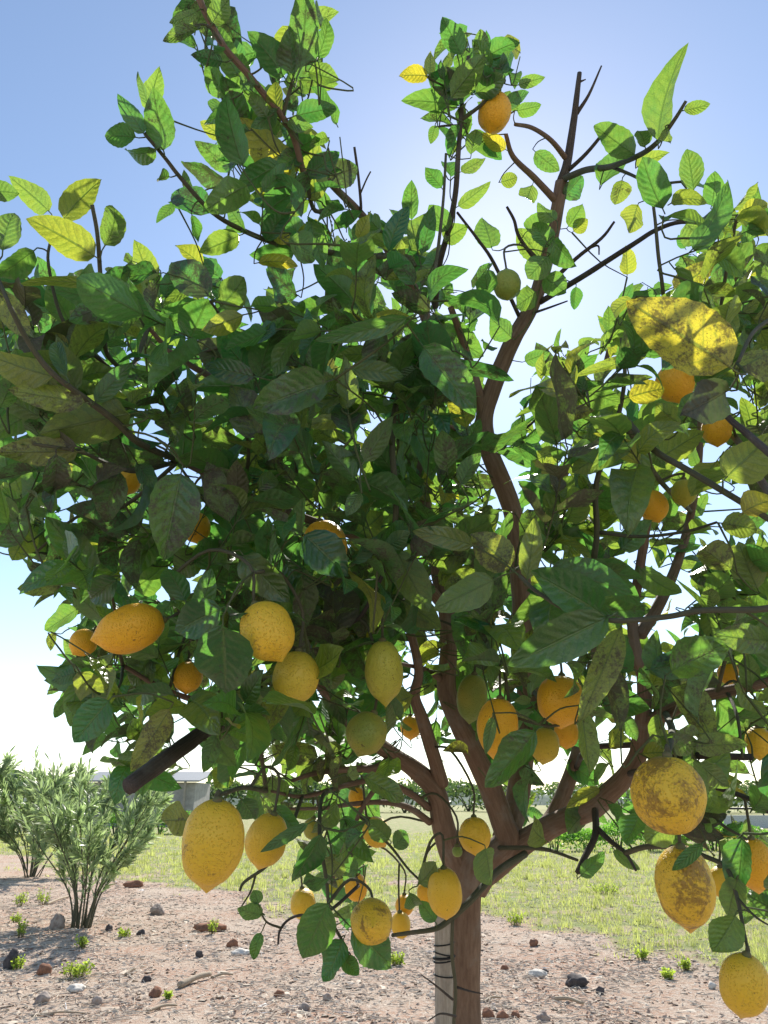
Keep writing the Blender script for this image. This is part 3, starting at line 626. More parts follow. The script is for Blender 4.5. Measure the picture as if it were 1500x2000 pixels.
def hand_leaf(bx, by, tx, ty, wp, kind='g', yel=.1, soot=.1, F=None):
    ln = math.hypot(tx - bx, ty - by)
    d2 = np.hypot(H2[:, 0] - bx, H2[:, 1] - by); i = int(d2.argmin())
    Fa = min(1.75, max(.80, .55 * 123 / ln + .62))
    given = F is not None
    if F is None: F = H2[i, 2] - .01 if d2[i] < 34 and abs(H2[i, 2] - Fa) < .75 else Fa
        # slide along the sight line to sit close to existing wood
    if ln * F / FPX > .135: F = .135 * FPX / ln
    elif not given and not d2[i] < 34:
        cand = [F + o for o in np.linspace(-.22, .22, 12) if .8 < F + o and ln * (F + o) / FPX < .135]
        if cand: F = min(cand, key=lambda c: nearest(P(bx, by, c))[1] + abs(c - F) * .15)
    b = P(bx, by, F); tip = P(tx, ty, F + random.uniform(-.035, .035)); a = tip - b; L = np.linalg.norm(a)
    view = nrm(CAM - b); flip = 1 if kind in 'bd' else -1
    roll = random.uniform(-.5, .5); s = nrm(np.cross(nrm(a), view)); n = nrm(view * math.cos(roll) + s * math.sin(roll)) * flip
    W = wp * F / FPX * 1.06
    bend = random.uniform(-.15, .2) if given else random.uniform(-.2, .6); tb = math.sin(bend) / bend if abs(bend) > 1e-3 else 1
    V, f, UV, q = leaf_geo(b, a, n, L * 1.03, W, 14, 6, bend, random.uniform(.12, .6), random.uniform(.04, .15), random.uniform(-.5, .5), random.uniform(0, 6))
    BIG.append((1e6, V, f, UV, (yel, soot, random.random(), 1), False))
    s_, d = nearest(q)
    if d > .004:
        s_ = s_[:3]; mid = (s_ + q) / 2 - nrm(a) * min(.015, d * .12)
        pts = spline([s_, mid, q], 3); r = min(.0022, .0012 + d * .006); rad = np.linspace(r, .0011, len(pts)); tube(TW, pts, rad, 5); extend(pts, .0015)
    CLEAR.append(((bx + tx) / 2, (by + ty) / 2, max(abs(tx - bx) * .42, wp * .4), max(abs(ty - by) * .42, wp * .4), F))
HL = [
 # upper-side shoots over the left half
 (320,295,300,182,52,'g'),(280,260,227,180,34,'g'),(265,268,196,258,42,'g'),(305,292,220,330,40,'d'),(290,205,265,138,20,'d'),(290,212,302,150,38,'g'),(330,345,293,338,26,'g',.1,.6),
 (95,412,33,353,46,'g',.25),(125,427,185,343,56,'g',.45),(185,500,68,423,64,'g',.5,.2),(205,480,257,383,46,'g'),(188,558,65,528,24,'g',.5),(66,490,-5,545,50,'b'),(-30,372,37,374,38,'g',.15,.1,1.07),(5,490,18,393,52,'b'),
 (-12,560,72,682,46,'g',.5,.45),(580,337,470,243,72,'g',.8,.25),(555,150,495,58,56,'g'),(572,146,562,58,46,'g',.1,.4),(580,156,612,-2,58,'g',.1,.4),(620,112,658,33,34,'g'),(603,140,661,157,40,'g'),(578,226,653,205,40,'g'),
 (615,395,610,262,52,'g',.4,.15),(640,352,700,322,52,'d',0,.8),(440,190,395,123,40,'g'),(435,120,377,107,28,'g',0,.4),(385,56,320,80,28,'g',.2,.4),(385,22,333,50,22,'g',.2,.3),(415,45,440,-4,40,'g'),(470,250,445,150,52,'g',0,.45),
 (440,268,392,240,30,'g',.5),(432,200,400,231,32,'g'),(450,330,392,278,42,'g',.1,.4),(445,356,358,315,42,'d',0,.7),(410,415,318,350,56,'d',0,.55),(340,400,306,437,22,'d'),(375,420,389,474,22,'b'),(467,460,392,492,44,'g',.25),
 (530,455,582,481,24,'g',1),(605,430,632,522,40,'d'),(575,495,488,500,40,'d'),(505,513,592,500,28,'g',1),(410,580,328,503,66,'d',0,.7),(395,520,350,474,38,'g',.55),(430,600,488,540,56,'g',.2),(290,550,275,485,48,'g',.35),(580,576,511,524,66,'d',0,.55),
 (575,645,500,588,52,'d',.1,.8),(372,662,405,586,72,'b',.05,.2),(455,716,382,668,62,'d',.1,.95),(470,746,568,713,56,'d',0,.35),(640,745,497,800,78,'d',.1,.4,1.0),(797,620,618,682,36,'b'),(680,800,668,688,42,'g',.3),(685,720,792,727,38,'b'),(695,770,772,802,36,'b'),(695,800,600,846,34,'g',.45),
 (520,225,480,180,30,'g'),(500,165,455,150,32,'d'),(540,215,500,250,34,'g'),(560,240,610,250,30,'d'),(590,300,540,330,40,'d'),(600,345,660,300,40,'d',0,.4),(480,450,440,400,44,'d'),(540,475,520,410,46,'d'),(600,485,560,420,50,'d'),(520,470,560,400,40,'d',0,.3),
 # top cluster with the high lemon
 (900,106,866,32,40,'g',0,.3),(950,112,1001,70,38,'g'),(940,102,938,57,28,'d'),(970,130,1013,112,34,'d'),(920,176,833,150,52,'d',0,.6),(895,206,792,185,44,'g'),(836,148,780,141,32,'g',1),(840,145,840,105,22,'g',.45),(1012,166,1063,150,22,'g'),(1010,216,1056,208,28,'g'),
 (880,202,930,150,42,'d'),(930,182,987,150,42,'d'),(850,245,842,279,20,'d'),(920,302,932,238,30,'d'),(945,280,979,313,26,'b'),(988,292,942,263,28,'g',.95),(880,346,877,291,30,'d'),(862,366,831,327,30,'g'),(895,403,956,360,28,'g',.25),(900,336,946,310,24,'g',.25,.3),
 (1045,296,1091,336,34,'g'),(978,356,1016,345,28,'g',.35),(1040,360,1022,406,36,'g',.25),(960,482,942,414,48,'g',.15),(1240,302,1159,245,50,'g',.15),(1285,276,1291,123,60,'g',.2),(1260,286,1250,244,32,'g',.2),(1300,250,1309,281,24,'g',.3),(1335,216,1383,207,24,'g',.25),
 (1175,362,1216,295,52,'d'),(1215,352,1205,403,38,'g',.35),(1245,326,1287,297,28,'g',.35),(1355,372,1345,300,44,'d'),(1100,386,1136,345,42,'d',0,.5),(1110,442,1142,400,38,'d'),(1120,452,1147,428,28,'g',.5),(1030,452,1071,424,42,'g'),(1055,502,1013,450,48,'g',.25),(1225,536,1225,483,32,'g',.55),
 (1125,560,1118,602,26,'g'),(1245,402,1230,452,46,'g',.45),(1340,436,1386,491,52,'g',.2),(1390,402,1406,344,42,'g'),(1455,482,1486,364,34,'g',.1,.3),(1445,432,1500,400,52,'g',.6),(1315,562,1392,530,52,'g',.65,.6),(960,130,925,80,40,'d'),(985,150,960,95,36,'d'),(870,180,900,120,40,'d'),
 (1070,500,1030,545,46,'g',.15,.2,1.6),(1080,470,1120,520,48,'d',.1,.3,1.6),(1062,540,1105,570,44,'g',.1,.2,1.62),(1048,570,1005,600,46,'g',.15,.2,1.62),(1085,430,1050,400,34,'g',.2,.1,1.65),(1075,480,1040,440,40,'d',.1,.1,1.62),(1000,660,960,620,46,'g',.1,.2,1.6),(875,450,840,400,40,'g',.1,.3),(858,520,820,480,46,'d',.1,.3),(868,470,905,440,38,'g',.2,.1),(850,540,890,505,42,'d',.1,.3),
 # right side, close to the viewer
 (1425,716,1233,590,128,'g',.97,.5,.76),(1235,583,1163,621,28,'g',.45),(1228,776,1314,750,44,'g',.85,.35),(1418,765,1325,812,78,'d',0,1.0,.82),(1335,832,1268,790,48,'g',.35,.2),(1280,902,1364,840,52,'g',.4,.1),(1270,942,1322,900,48,'g',.3,.4),(1420,932,1505,850,84,'g',.4,.1,.85),
 (1450,1002,1515,958,54,'g',.85),(1410,1022,1484,1032,48,'g',.35),(1080,816,1172,798,30,'g',.7,.6),(1145,765,1212,790,48,'b'),(1270,690,1128,737,28,'g',.4,.4),(1025,706,1071,690,30,'g'),(1440,722,1520,680,70,'g',.4,.6,.85),(1430,560,1400,500,50,'d'),
 (828,678,924,802,72,'b',0,.4,1.0),(848,640,948,692,58,'b'),(798,820,862,928,62,'b'),(788,935,877,986,32,'d',.3),(925,1066,820,1030,40,'b',.3,.2),(915,1082,828,1092,60,'b',.25,.3),(1000,1106,918,1043,68,'g',.5,.6,1.0),(1030,1132,1046,1013,42,'g',.35,.1,.98),(965,1132,848,1188,66,'g',.2,.1,.98),(945,1115,853,1140,38,'g',.35),
 (773,1075,837,1192,64,'g',.2,.1,1.12),(1172,1196,1043,1118,80,'b',0,.0,.93),(1187,1206,999,1297,80,'b',.1,.0,.90),(1163,1192,1268,1190,50,'d',.1,.3),(1212,1226,1138,1405,54,'g',.35,.4,.93),(1310,1312,1420,1250,74,'d',.1,.3,.95),(1500,1252,1395,1240,54,'d',.2,.4,.92),(1470,1352,1460,1278,38,'g',.2),(1245,1106,1322,1186,44,'g',.2),(1430,1112,1343,1044,58,'g',.35,.5),(905,1382,932,1288,64,'g',.1,.3),
 (1400,900,1350,960,50,'g',.4),(1180,880,1120,930,46,'g',.3),(1200,960,1250,1000,50,'d'),(1090,880,1040,900,40,'g',.4),(1350,1120,1420,1150,52,'g',.3),(1470,1080,1410,1110,54,'g',.4,.3),(1480,1150,1440,1060,60,'g',.3),
 # left side, mid height
 (106,736,-30,698,62,'g',.45,.1,.95),(130,736,84,628,30,'b'),(166,786,22,765,48,'g',.35,.45),(185,786,252,708,36,'g'),(140,832,68,818,42,'g'),(147,872,72,848,48,'d',.1,.85),(152,882,-2,882,54,'g',.45,.4),(322,902,190,878,60,'d',.1,.65),(355,916,366,778,58,'g',.05,.1),(235,922,183,1024,60,'d',.05,.5),
 (110,888,112,988,52,'d',.05,.75),(-12,1064,54,976,72,'d',0,.5),(354,924,318,1090,90,'b',.05,.45,1.0),(418,984,520,1032,78,'d',.05,.3),(594,1044,678,1122,78,'d',.0,.1,1.04),(597,1040,538,1132,56,'d',0,.2),(475,1084,552,1178,62,'b'),(590,1122,602,1232,52,'d',.1,.4),(436,1220,440,1364,104,'b',0,.25,.93),(432,1188,342,1232,72,'d',0,.1,1.0),
 (440,1210,522,1222,36,'b'),(690,976,747,918,42,'g',.2),(700,1042,748,1008,70,'g',.35,.1),(520,935,627,962,52,'d'),(580,900,652,937,42,'b'),(120,1146,36,1140,42,'g',.35,.4),(213,1368,146,1448,64,'d',0,.2,1.05),(133,1354,107,1402,26,'b'),(332,1384,258,1504,48,'g',.5,.5,1.05),(378,1600,311,1606,62,'g',.45,.3,1.0),
 (300,1040,250,1110,60,'d'),(240,1060,200,1120,50,'d'),(230,1130,160,1180,52,'d'),(260,1150,330,1110,54,'b'),(300,1290,240,1340,56,'b'),(200,1300,115,1310,46,'b'),(240,1380,160,1370,44,'d'),(320,1420,260,1440,46,'d',.2,.3),(380,1100,450,1060,60,'b',0,.2),(390,1080,330,1130,56,'d'),(420,1140,470,1090,48,'d'),(560,1100,610,1180,50,'d'),(60,1030,20,1095,50,'g',.3),(150,1190,90,1230,44,'d'),
 # skirt and bottom
 (640,1330,668,1424,38,'b'),(628,1630,572,1730,54,'d',0,.05,1.1),(602,1608,503,1670,22,'g',0,.0,1.1),(641,1765,590,1874,68,'d',.05,0,1.1),(670,1836,640,1914,54,'d',0,.2),(682,1870,660,1917,28,'d'),(690,1815,767,1890,66,'d',.05,.0,1.14),(645,1670,660,1728,42,'g',.3,.2),(820,1726,857,1684,40,'g',.25),(512,1786,468,1780,34,'g',.15),(505,1766,495,1734,24,'g',.1),(510,1822,486,1877,24,'g',.1),
 (598,1382,606,1456,74,'d',0,.3),(948,1658,966,1732,58,'g',.15,.1,1.35),(1046,1428,964,1537,64,'d',.05,.3,1.1),(962,1400,948,1470,22,'g',.1,.0,1.12),(1135,1390,1156,1514,44,'g',.25,.3,1.1),(1172,1540,1098,1576,26,'g',.55),(1156,1578,1098,1622,52,'g',.1),(1066,1642,1003,1600,48,'g',.3),(1133,1712,1180,1666,30,'g',.05),(1200,1660,1247,1713,20,'d'),
 (1250,1588,1224,1654,48,'d',0,0,1.1),(1310,1608,1262,1642,52,'g',.25,.1,1.0),(1372,1648,1313,1703,24,'d',0,.1,.84),(1450,1638,1440,1744,58,'b',.05,.1,1.1),(1436,1788,1398,1864,62,'g',.15,.1,1.02),(1440,1718,1412,1802,48,'g',.15,.1,1.06),(1108,1488,1167,1532,42,'d'),(1288,1440,1388,1476,42,'b'),(1190,1462,1222,1413,30,'g',.5),(1275,1392,1352,1344,58,'d',.1,.5),(1400,1368,1462,1424,62,'b'),(1470,1582,1512,1528,54,'g',.1),
 (670,1870,700,1905,30,'d'),(760,1640,720,1600,38,'d'),(770,1655,800,1620,34,'g',.1),(700,1700,660,1690,40,'d',.1),(800,1745,815,1790,34,'d'),(850,1800,820,1760,30,'g'),(560,1640,530,1600,40,'g',.2),(560,1560,520,1520,46,'d',.2),(470,1560,500,1600,40,'d'),(450,1500,420,1540,44,'g',.3),(510,1600,480,1540,34,'d'),(700,1480,640,1450,46,'d'),
]
for q in HL:
    q = list(q); d = [None, None, None, None, None, 'g', .12, .12, None]; d[:len(q)] = q
    if len(q) < 8: d[7] = random.choice([0, .05, .1, .2, .35])
    if len(q) < 7: d[6] = random.uniform(.02, .2)
    hand_leaf(*d)

# ---- the rest of the crown: shoots growing from the drawn wood through the crown's volume
MAIN = [(-60,560),(0,540),(60,500),(110,520),(190,540),(230,510),(270,495),(300,500),(320,560),(360,520),(400,500),(450,560),(480,560),(500,610),(520,540),(520,520),(560,460),(600,480),(640,470),(690,400),(720,410),(760,440),(780,380),(800,380),(840,440),(850,500),(890,560),(930,560),(930,470),(960,490),(1000,480),(1020,440),(1060,450),(1080,500),(1140,490),(1140,560),(1060,600),(1000,640),(940,700),(930,800),(960,860),(1000,840),(1040,800),(1035,740),(1060,690),(1070,640),(1110,610),(1160,640),(1200,600),(1230,560),(1290,560),(1330,510),(1340,480),(1290,460),(1250,440),(1210,440),(1240,390),(1280,350),(1330,320),(1370,340),(1400,380),(1440,360),(1500,420),(1570,400),(1570,1790),(1480,1790),(1400,1830),(1390,1760),(1400,1640),(1290,1640),(1230,1640),(1180,1600),(1130,1600),(1060,1620),(1000,1600),(960,1540),(900,1600),(880,1690),(860,1780),(780,1810),(700,1830),(620,1800),(580,1720),(570,1620),(500,1560),(460,1540),(380,1560),(330,1560),(300,1530),(230,1540),(210,1490),(160,1430),(140,1380),(110,1340),(110,1280),(60,1200),(60,1130),(30,1060),(-60,1040)]
PLUME = [(340,20),(400,-40),(440,-40),(450,60),(490,60),(560,75),(590,10),(625,10),(650,60),(650,150),(610,155),(590,190),(645,205),(620,235),(575,230),(600,260),(645,275),(690,320),(690,400),(690,470),(600,500),(500,490),(420,450),(370,440),(320,400),(310,340),(400,320),(405,230),(400,170),(390,110),(340,85)]
TOPC = [(810,150),(870,55),(940,60),(1005,90),(1020,160),(1040,210),(995,250),(960,250),(930,300),(890,330),(870,300),(865,250),(820,200)]
HOLES = [(1012,770,32,62),(1022,660,28,40),(150,985,45,38),(1045,975,16,10),(1010,940,16,16),(1240,1010,20,20),(1290,1040,30,14),(1375,890,20,22),(1445,945,18,12),(1290,1240,22,30),(1340,1212,22,12),(430,680,16,16),(500,640,28,16),(455,630,14,16),(524,650,16,14),(567,701,16,10),(679,592,14,14),(724,672,18,10),(640,1465,52,24),(690,1492,36,12),(905,1500,25,34),(905,1560,18,26),(1190,1440,22,36),(1205,1508,28,24),(810,1650,55,42),(820,1585,30,18),(300,742,16,10),(315,815,12,10),(620,1690,14,20),(470,1640,40,50),(1110,640,40,30),(1170,520,70,60),(960,430,20,30),(1330,1590,1,1),(1120,1000,14,12),(1080,760,12,14),(780,490,16,12),(860,560,12,12),(640,560,12,12),(1420,1000,14,10),(1180,1100,10,12)]
THIN = [(700,1650,190,160,.35),(1250,900,320,560,.62),(1050,1500,120,120,.5),(820,540,220,120,.7),(560,520,160,90,.8),(1300,1600,260,140,.5),(1010,560,110,130,1.0),(330,1500,140,60,.5),(860,1600,120,200,.25)]
SHOW = [(LIMBS[i][0], a, b) for i, a, b in ((0, 0, 7), (1, 1, 10), (2, 2, 11), (4, 4, 19), (3, 1, 5), (5, 0, 4), (7, 0, 4), (6, 0, 4))]
SEG = [(*pix[i], *pix[i + 1]) for pix, a, b in SHOW for i in range(a, b)] + [(395, 1432, 1.30, 320, 1485, 1.18), (320, 1485, 1.18, 252, 1535, 1.10)]
def inside(poly, x, y):
    c = False; j = len(poly) - 1
    for i in range(len(poly)):
        (x0, y0), (x1, y1) = poly[i], poly[j]
        if (y0 > y) != (y1 > y) and x < (x1 - x0) * (y - y0) / (y1 - y0) + x0: c = not c
        j = i
    return c
CL = np.array(CLEAR)
def allowed(x, y, F, poly):
    if not inside(poly, x, y): return False
    for hx_, hy, a, b in HOLES:
        if ((x - hx_) / a) ** 2 + ((y - hy) / b) ** 2 < 1: return False
    k = (((x - CL[:, 0]) / (CL[:, 2] + 6)) ** 2 + ((y - CL[:, 1]) / (CL[:, 3] + 6)) ** 2 < 1) & (F < CL[:, 4] + .02)
    if k.any(): return False
    for x0, y0, f0, x1, y1, f1 in SEG:
        if F > f0: continue
        dx, dy = x1 - x0, y1 - y0; t = max(0, min(1, ((x - x0) * dx + (y - y0) * dy) / (dx * dx + dy * dy)))
        if math.hypot(x - x0 - t * dx, y - y0 - t * dy) < 26: return False
    return True
NL = len(LEMONS)
def covers(p):
    x, y, F = proj(p)
    return bool(((((x - CL[:NL, 0]) / (CL[:NL, 2] + 4)) ** 2 + ((y - CL[:NL, 1]) / (CL[:NL, 3] + 4)) ** 2 < 1) & (F < CL[:NL, 4] + .02)).any())
def gap(p, poly):
    x, y, F = proj(p)
    return not inside(poly, x, y) or any(((x - h[0]) / h[2]) ** 2 + ((y - h[1]) / h[3]) ** 2 < 1 for h in HOLES) or covers(p)
def prob(x, y):
    p = 1.0
    for cx, cy, a, b, k in THIN:
        if ((x - cx) / a) ** 2 + ((y - cy) / b) ** 2 < 1: p = min(p, k)
    return p
SUNV = np.array(sdir); CENTRE = P(880, 1150, 1.8)
def shoot(T, poly, nleaf, size):
    s, d = nearest(T)
    if d > (.32 if poly is MAIN else .2): return
    s = s[:3]; out = nrm(nrm(T - CENTRE) * .5 + np.array([0, 0, .55]) + rng.normal(size=3) * .5)
    if T[2] < 1.25: out = nrm(out + np.array([0, 0, -.7]))
    ln = random.uniform(.08, .17); E = T + out * ln * .6; S2 = T - out * ln * .4
    pts = spline([s, (s + S2) / 2 + rng.normal(size=3) * min(.012, d * .06) + np.array([0, 0, -.06 * d]), S2, E], 4); r0 = .0016 + min(.3, d) * .006
    if d > .05 and sum(gap(p, poly) for p in pts[1:9]) > 2: return
    rad = np.linspace(r0, .0010, len(pts)); kept = []
    sd0 = random.uniform(0, 6.28); u = nrm(np.cross(out, rng.normal(size=3))); v = np.cross(out, u)
    ybase = max(0, random.gauss(.06, .12)); sbase = max(0, random.gauss(.24, .25))
    px, py, _ = proj(T)
    if px > 1040: ybase += .10
    for i in range(nleaf):
        t = .1 + .9 * i / max(1, nleaf - 1); p = S2 + (E - S2) * t
        an = sd0 + i * 2.4 + random.uniform(-.3, .3); rd = math.cos(an) * u + math.sin(an) * v
        tilt = random.uniform(.75, 1.25) - .55 * t; a = nrm(out * math.cos(tilt) + rd * math.sin(tilt) + np.array([0, 0, -.15]))
        L = size * random.choice([random.uniform(.5, 1.0), random.uniform(.8, 1.5)]); W = L * random.uniform(.42, .56)
        n = nrm(out * math.sin(tilt) - rd * math.cos(tilt) + rng.normal(size=3) * .30 + np.array([0, 0, .15]) + SUNV * .65)
        m_ = p + a * L * .6; x, y, F = proj(m_)
        if F < .82 or not allowed(x, y, F, poly): continue
        tp2 = proj(p + a * L)
        if any(covers(p + a * L * q) for q in (.2, .95)): continue
        if not inside(poly, tp2[0], tp2[1]) and random.random() < .6: continue
        near = F < 1.35
        V, f, UV, q = leaf_geo(p + a * L * .1, a, n, L, W, 10 if near else 7, 4, random.uniform(-.25, .85), random.uniform(.05, .7), random.uniform(.03, .16), random.uniform(-.7, .7), random.uniform(0, 6))
        ti = (min(1, max(0, ybase + random.gauss(0, .08) + (.5 if random.random() < .03 else 0))), min(1, max(0, sbase + random.gauss(0, .12))), random.random(), 1)
        facing = abs(np.dot(n, nrm(CAM - p)))
        kept.append(p); BIG.append((L * W * facing / F ** 2 / (1 if 0 < x < 1500 and y > 0 else 99) * (1 if F < 1.45 else .3), V, f, UV, ti, True))
    if kept:
        far = max(np.linalg.norm(k - S2) for k in kept); keep = [i for i, p in enumerate(pts) if i < 8 or np.linalg.norm(p - S2) < far + .006]
        tube(TW, pts[keep], rad[keep], 5, cap=False); extend(pts[keep], .0015)
def targets(poly, n, f0, f1, bias=1.0):
    xs_ = [p[0] for p in poly]; ys_ = [p[1] for p in poly]; out = []
    while len(out) < n:
        x = random.uniform(min(xs_), max(xs_)); y = random.uniform(min(ys_), max(ys_))
        if not inside(poly, x, y) or random.random() > prob(x, y): continue
        out.append(P(x, y, f0 + (f1 - f0) * random.random() ** bias))
    out.sort(key=lambda t: nearest(t)[1]); return out
for T in targets(MAIN, 790, 1.02, 2.4): shoot(T, MAIN, random.randint(6, 9), .082)
for T in targets(PLUME, 44, 1.12, 1.42): shoot(T, PLUME, random.randint(4, 7), .075)
for T in targets(TOPC, 16, 1.5, 1.66): shoot(T, TOPC, random.randint(5, 7), .070)
for T in [P(random.uniform(1510, 1900), random.uniform(500, 1700), random.uniform(1.3, 2.2)) for _ in range(130)]:   # the crown goes on beyond the frame
    s, d = nearest(T)
    shoot(T, [(1500, 300), (2100, 300), (2100, 1800), (1500, 1800)], 7, .078)
BIG.sort(key=lambda q: -q[0])
for q in BIG[:300]:
    m = MB(); m.add(q[1], q[2], q[3], q[4]); link('leaf', m.mesh('leaf', M_LEAF, uv=True, tint=True), TREE)
m = MB()
for q in BIG[300:]: m.add(q[1], q[2], q[3], q[4])
tag(link('foliage', m.mesh('foliage', M_LEAF, uv=True, tint=True), TREE), kind='stuff')
tag(link('fine_twigs', TW.mesh('fine_twigs', M_GREENTWIG, bark=True), TREE), kind='stuff')
print('LEAVES', len(BIG), 'hand', len(HL))

# ------------------------------------------------------------------ stake with its wire
sb = P(868, 2000, 1.66); stx, sty = sb[0], sb[1]; top = P(866, 1772, 1.66)
st = empty('support_stake', (stx, sty, 0)); tag(st, 'weathered grey wooden stake bound with black wire beside the trunk', 'stake')
pts = np.array([[stx, sty, -.1], [stx, sty, .3], [stx, sty, .6], sb, (sb + top) / 2, top]); m = MB(); tube(m, spline(pts, 5), .0205, 14, .05, seed=3); link('post', m.mesh('post', M_STAKE, bark=True), st)
for y, r, tilt in ((1843, .0225, .003), (1862, .0228, -.004), (1869, .0235, .002), (1876, .0228, .003), (1905, .0225, -.002)):
    c = P(867, y, 1.66); ring = [c + np.array([r * math.cos(a), r * math.sin(a), tilt * math.cos(a * 1.0)]) for a in np.linspace(0, 2 * math.pi, 25)]
    m = MB(); tube(m, ring, .0016 if y != 1869 else .0028, 6, cap=False); link('wire', m.mesh('wire', M_WIRE), st)

# ------------------------------------------------------------------ oleanders
M_OLE = simple_leaf_material('oleander_leaves', (.12, .18, .10), (.30, .36, .22), (.34, .46, .17), .46, .40)
def oleander(pos, H, spread, nstem, nleaf, label, Lf=.15):
    pos = np.array(pos); o = empty('oleander', tuple(pos)); tag(o, label, 'shrub', 'oleanders on the bare soil')
    fm = MB()
    for i in range(nstem):
        a = i / nstem * 6.28 + random.uniform(-.3, .3); sp = spread * random.uniform(.15, 1); h = H * random.uniform(.72, 1.02) * (1 - .22 * (sp / spread) ** 2)
        d = np.array([math.cos(a), math.sin(a), 0])
        pts = spline([pos + d * random.uniform(.02, .12) + (0, 0, -.03), pos + d * sp * .22 + (0, 0, h * .3), pos + d * sp * .65 + (0, 0, h * .68), pos + d * sp + (0, 0, h)], 6)
        m = MB(); tube(m, pts, np.linspace(.011, .003, len(pts)), 6, .05); link('stem', m.mesh('stem', M_TWIG, bark=True), o)
        sub = [pts]
        for b in range(5):
            j = random.randint(7, 15); q = pts[j]; dd = nrm(rng.normal(size=3) * .5 + d * .5 + np.array([0, 0, 1.0])); l = random.uniform(.25, .5) * H * .45
            bp = spline([q, q + dd * l * .5 + rng.normal(size=3) * .03, q + dd * l + (0, 0, .04)], 5); tube(fm, bp, np.linspace(.005, .002, len(bp)), 4, t=(.1, 0, 0, 1)); sub.append(bp)
        for k, bp in enumerate(sub):
            i0 = 5 if k == 0 else 1
            for _ in range(nleaf):
                fi = random.uniform(i0, len(bp) - 1.01); ii = int(fi); p = bp[ii] + (bp[ii + 1] - bp[ii]) * (fi - ii); ax = nrm(bp[min(ii + 2, len(bp) - 1)] - bp[ii])
                rd = nrm(np.cross(ax, rng.normal(size=3))); tl = random.uniform(.2, .75); dr = nrm(ax * math.cos(tl) + rd * math.sin(tl)); L = Lf * random.uniform(.7, 1.2); W = L * .072
                s = nrm(np.cross(dr, ax)); up = np.cross(s, dr); tt = random.uniform(0, 1); dp = np.array([0, 0, -.12 * L])
                fm.add([p, p + dr * L * .35 + s * W, p + dr * L * .38 + up * W * .35, p + dr * L * .35 - s * W, p + dr * L * .72 + s * W * .75 + dp * .4, p + dr * L * .72 - s * W * .75 + dp * .4, p + dr * L + dp],
                       [(0, 1, 2), (0, 2, 3), (1, 4, 2), (2, 4, 5), (2, 5, 3), (4, 6, 5)], t=(tt, 0, 0, 1))
    tag(link('foliage', fm.mesh('foliage', M_OLE, tint=True), o), kind='stuff')
    return o
oleander(G(160, 1812), 1.80, 1.12, 18, 46, 'slender oleander with several stems rising from bare soil', .15)
oleander(G(62, 1712), 2.2, 1.9, 22, 60, 'bigger bushy oleander behind the slender one, foliage down to the ground', .2)
oleander(G(-190, 1720), 2.6, 1.7, 14, 40, 'yellowish oleander at the end of the row past the bushy one', .2)

# ------------------------------------------------------------------ stones, sticks and weeds on the soil
M_ST = plain('field_stone', (.40, .33, .28), .85, (.24, .18, .15), 30, .5, .01)
M_ST2 = plain('pale_stone', (.66, .61, .54), .8, (.48, .43, .37), 30, .4, .01)
M_CLOD = plain('red_clod', (.30, .15, .09), .95, (.20, .10, .065), 40, .6, .01)
M_DARK = plain('dark_stone', (.10, .085, .08), .85, (.06, .05, .05), 30, .4, .01)
def stone(x, y, wp, hp, mat, label, name='stone', cat='stone', group='stones on the bare soil'):
    p = G(x, y); F = proj(p)[2]; w_ = wp * F / FPX / 2; h_ = hp * F / FPX; sd_ = random.uniform(0, 90)
    bm = bmesh.new(); bmesh.ops.create_icosphere(bm, subdivisions=3, radius=1)
    for v in bm.verts:
        k = 1 + .42 * mnoise.noise(v.co * 1.2 + Vector((sd_, 0, 0))) + .22 * mnoise.noise(v.co * 2.8 + Vector((sd_, 0, 0)))
        v.co = Vector((v.co.x * w_ * k, v.co.y * w_ * .8 * k, v.co.z * h_ * .62 * k + h_ * .32))
    me = bpy.data.meshes.new(name); bm.to_mesh(me); bm.free(); me.materials.append(mat)
    me.polygons.foreach_set('use_smooth', [True] * len(me.polygons))
    o = bpy.data.objects.new(name, me); C.objects.link(o); o.location = p; o.rotation_euler = (0, 0, random.uniform(-.4, .4)); tag(o, label, cat, group); return o
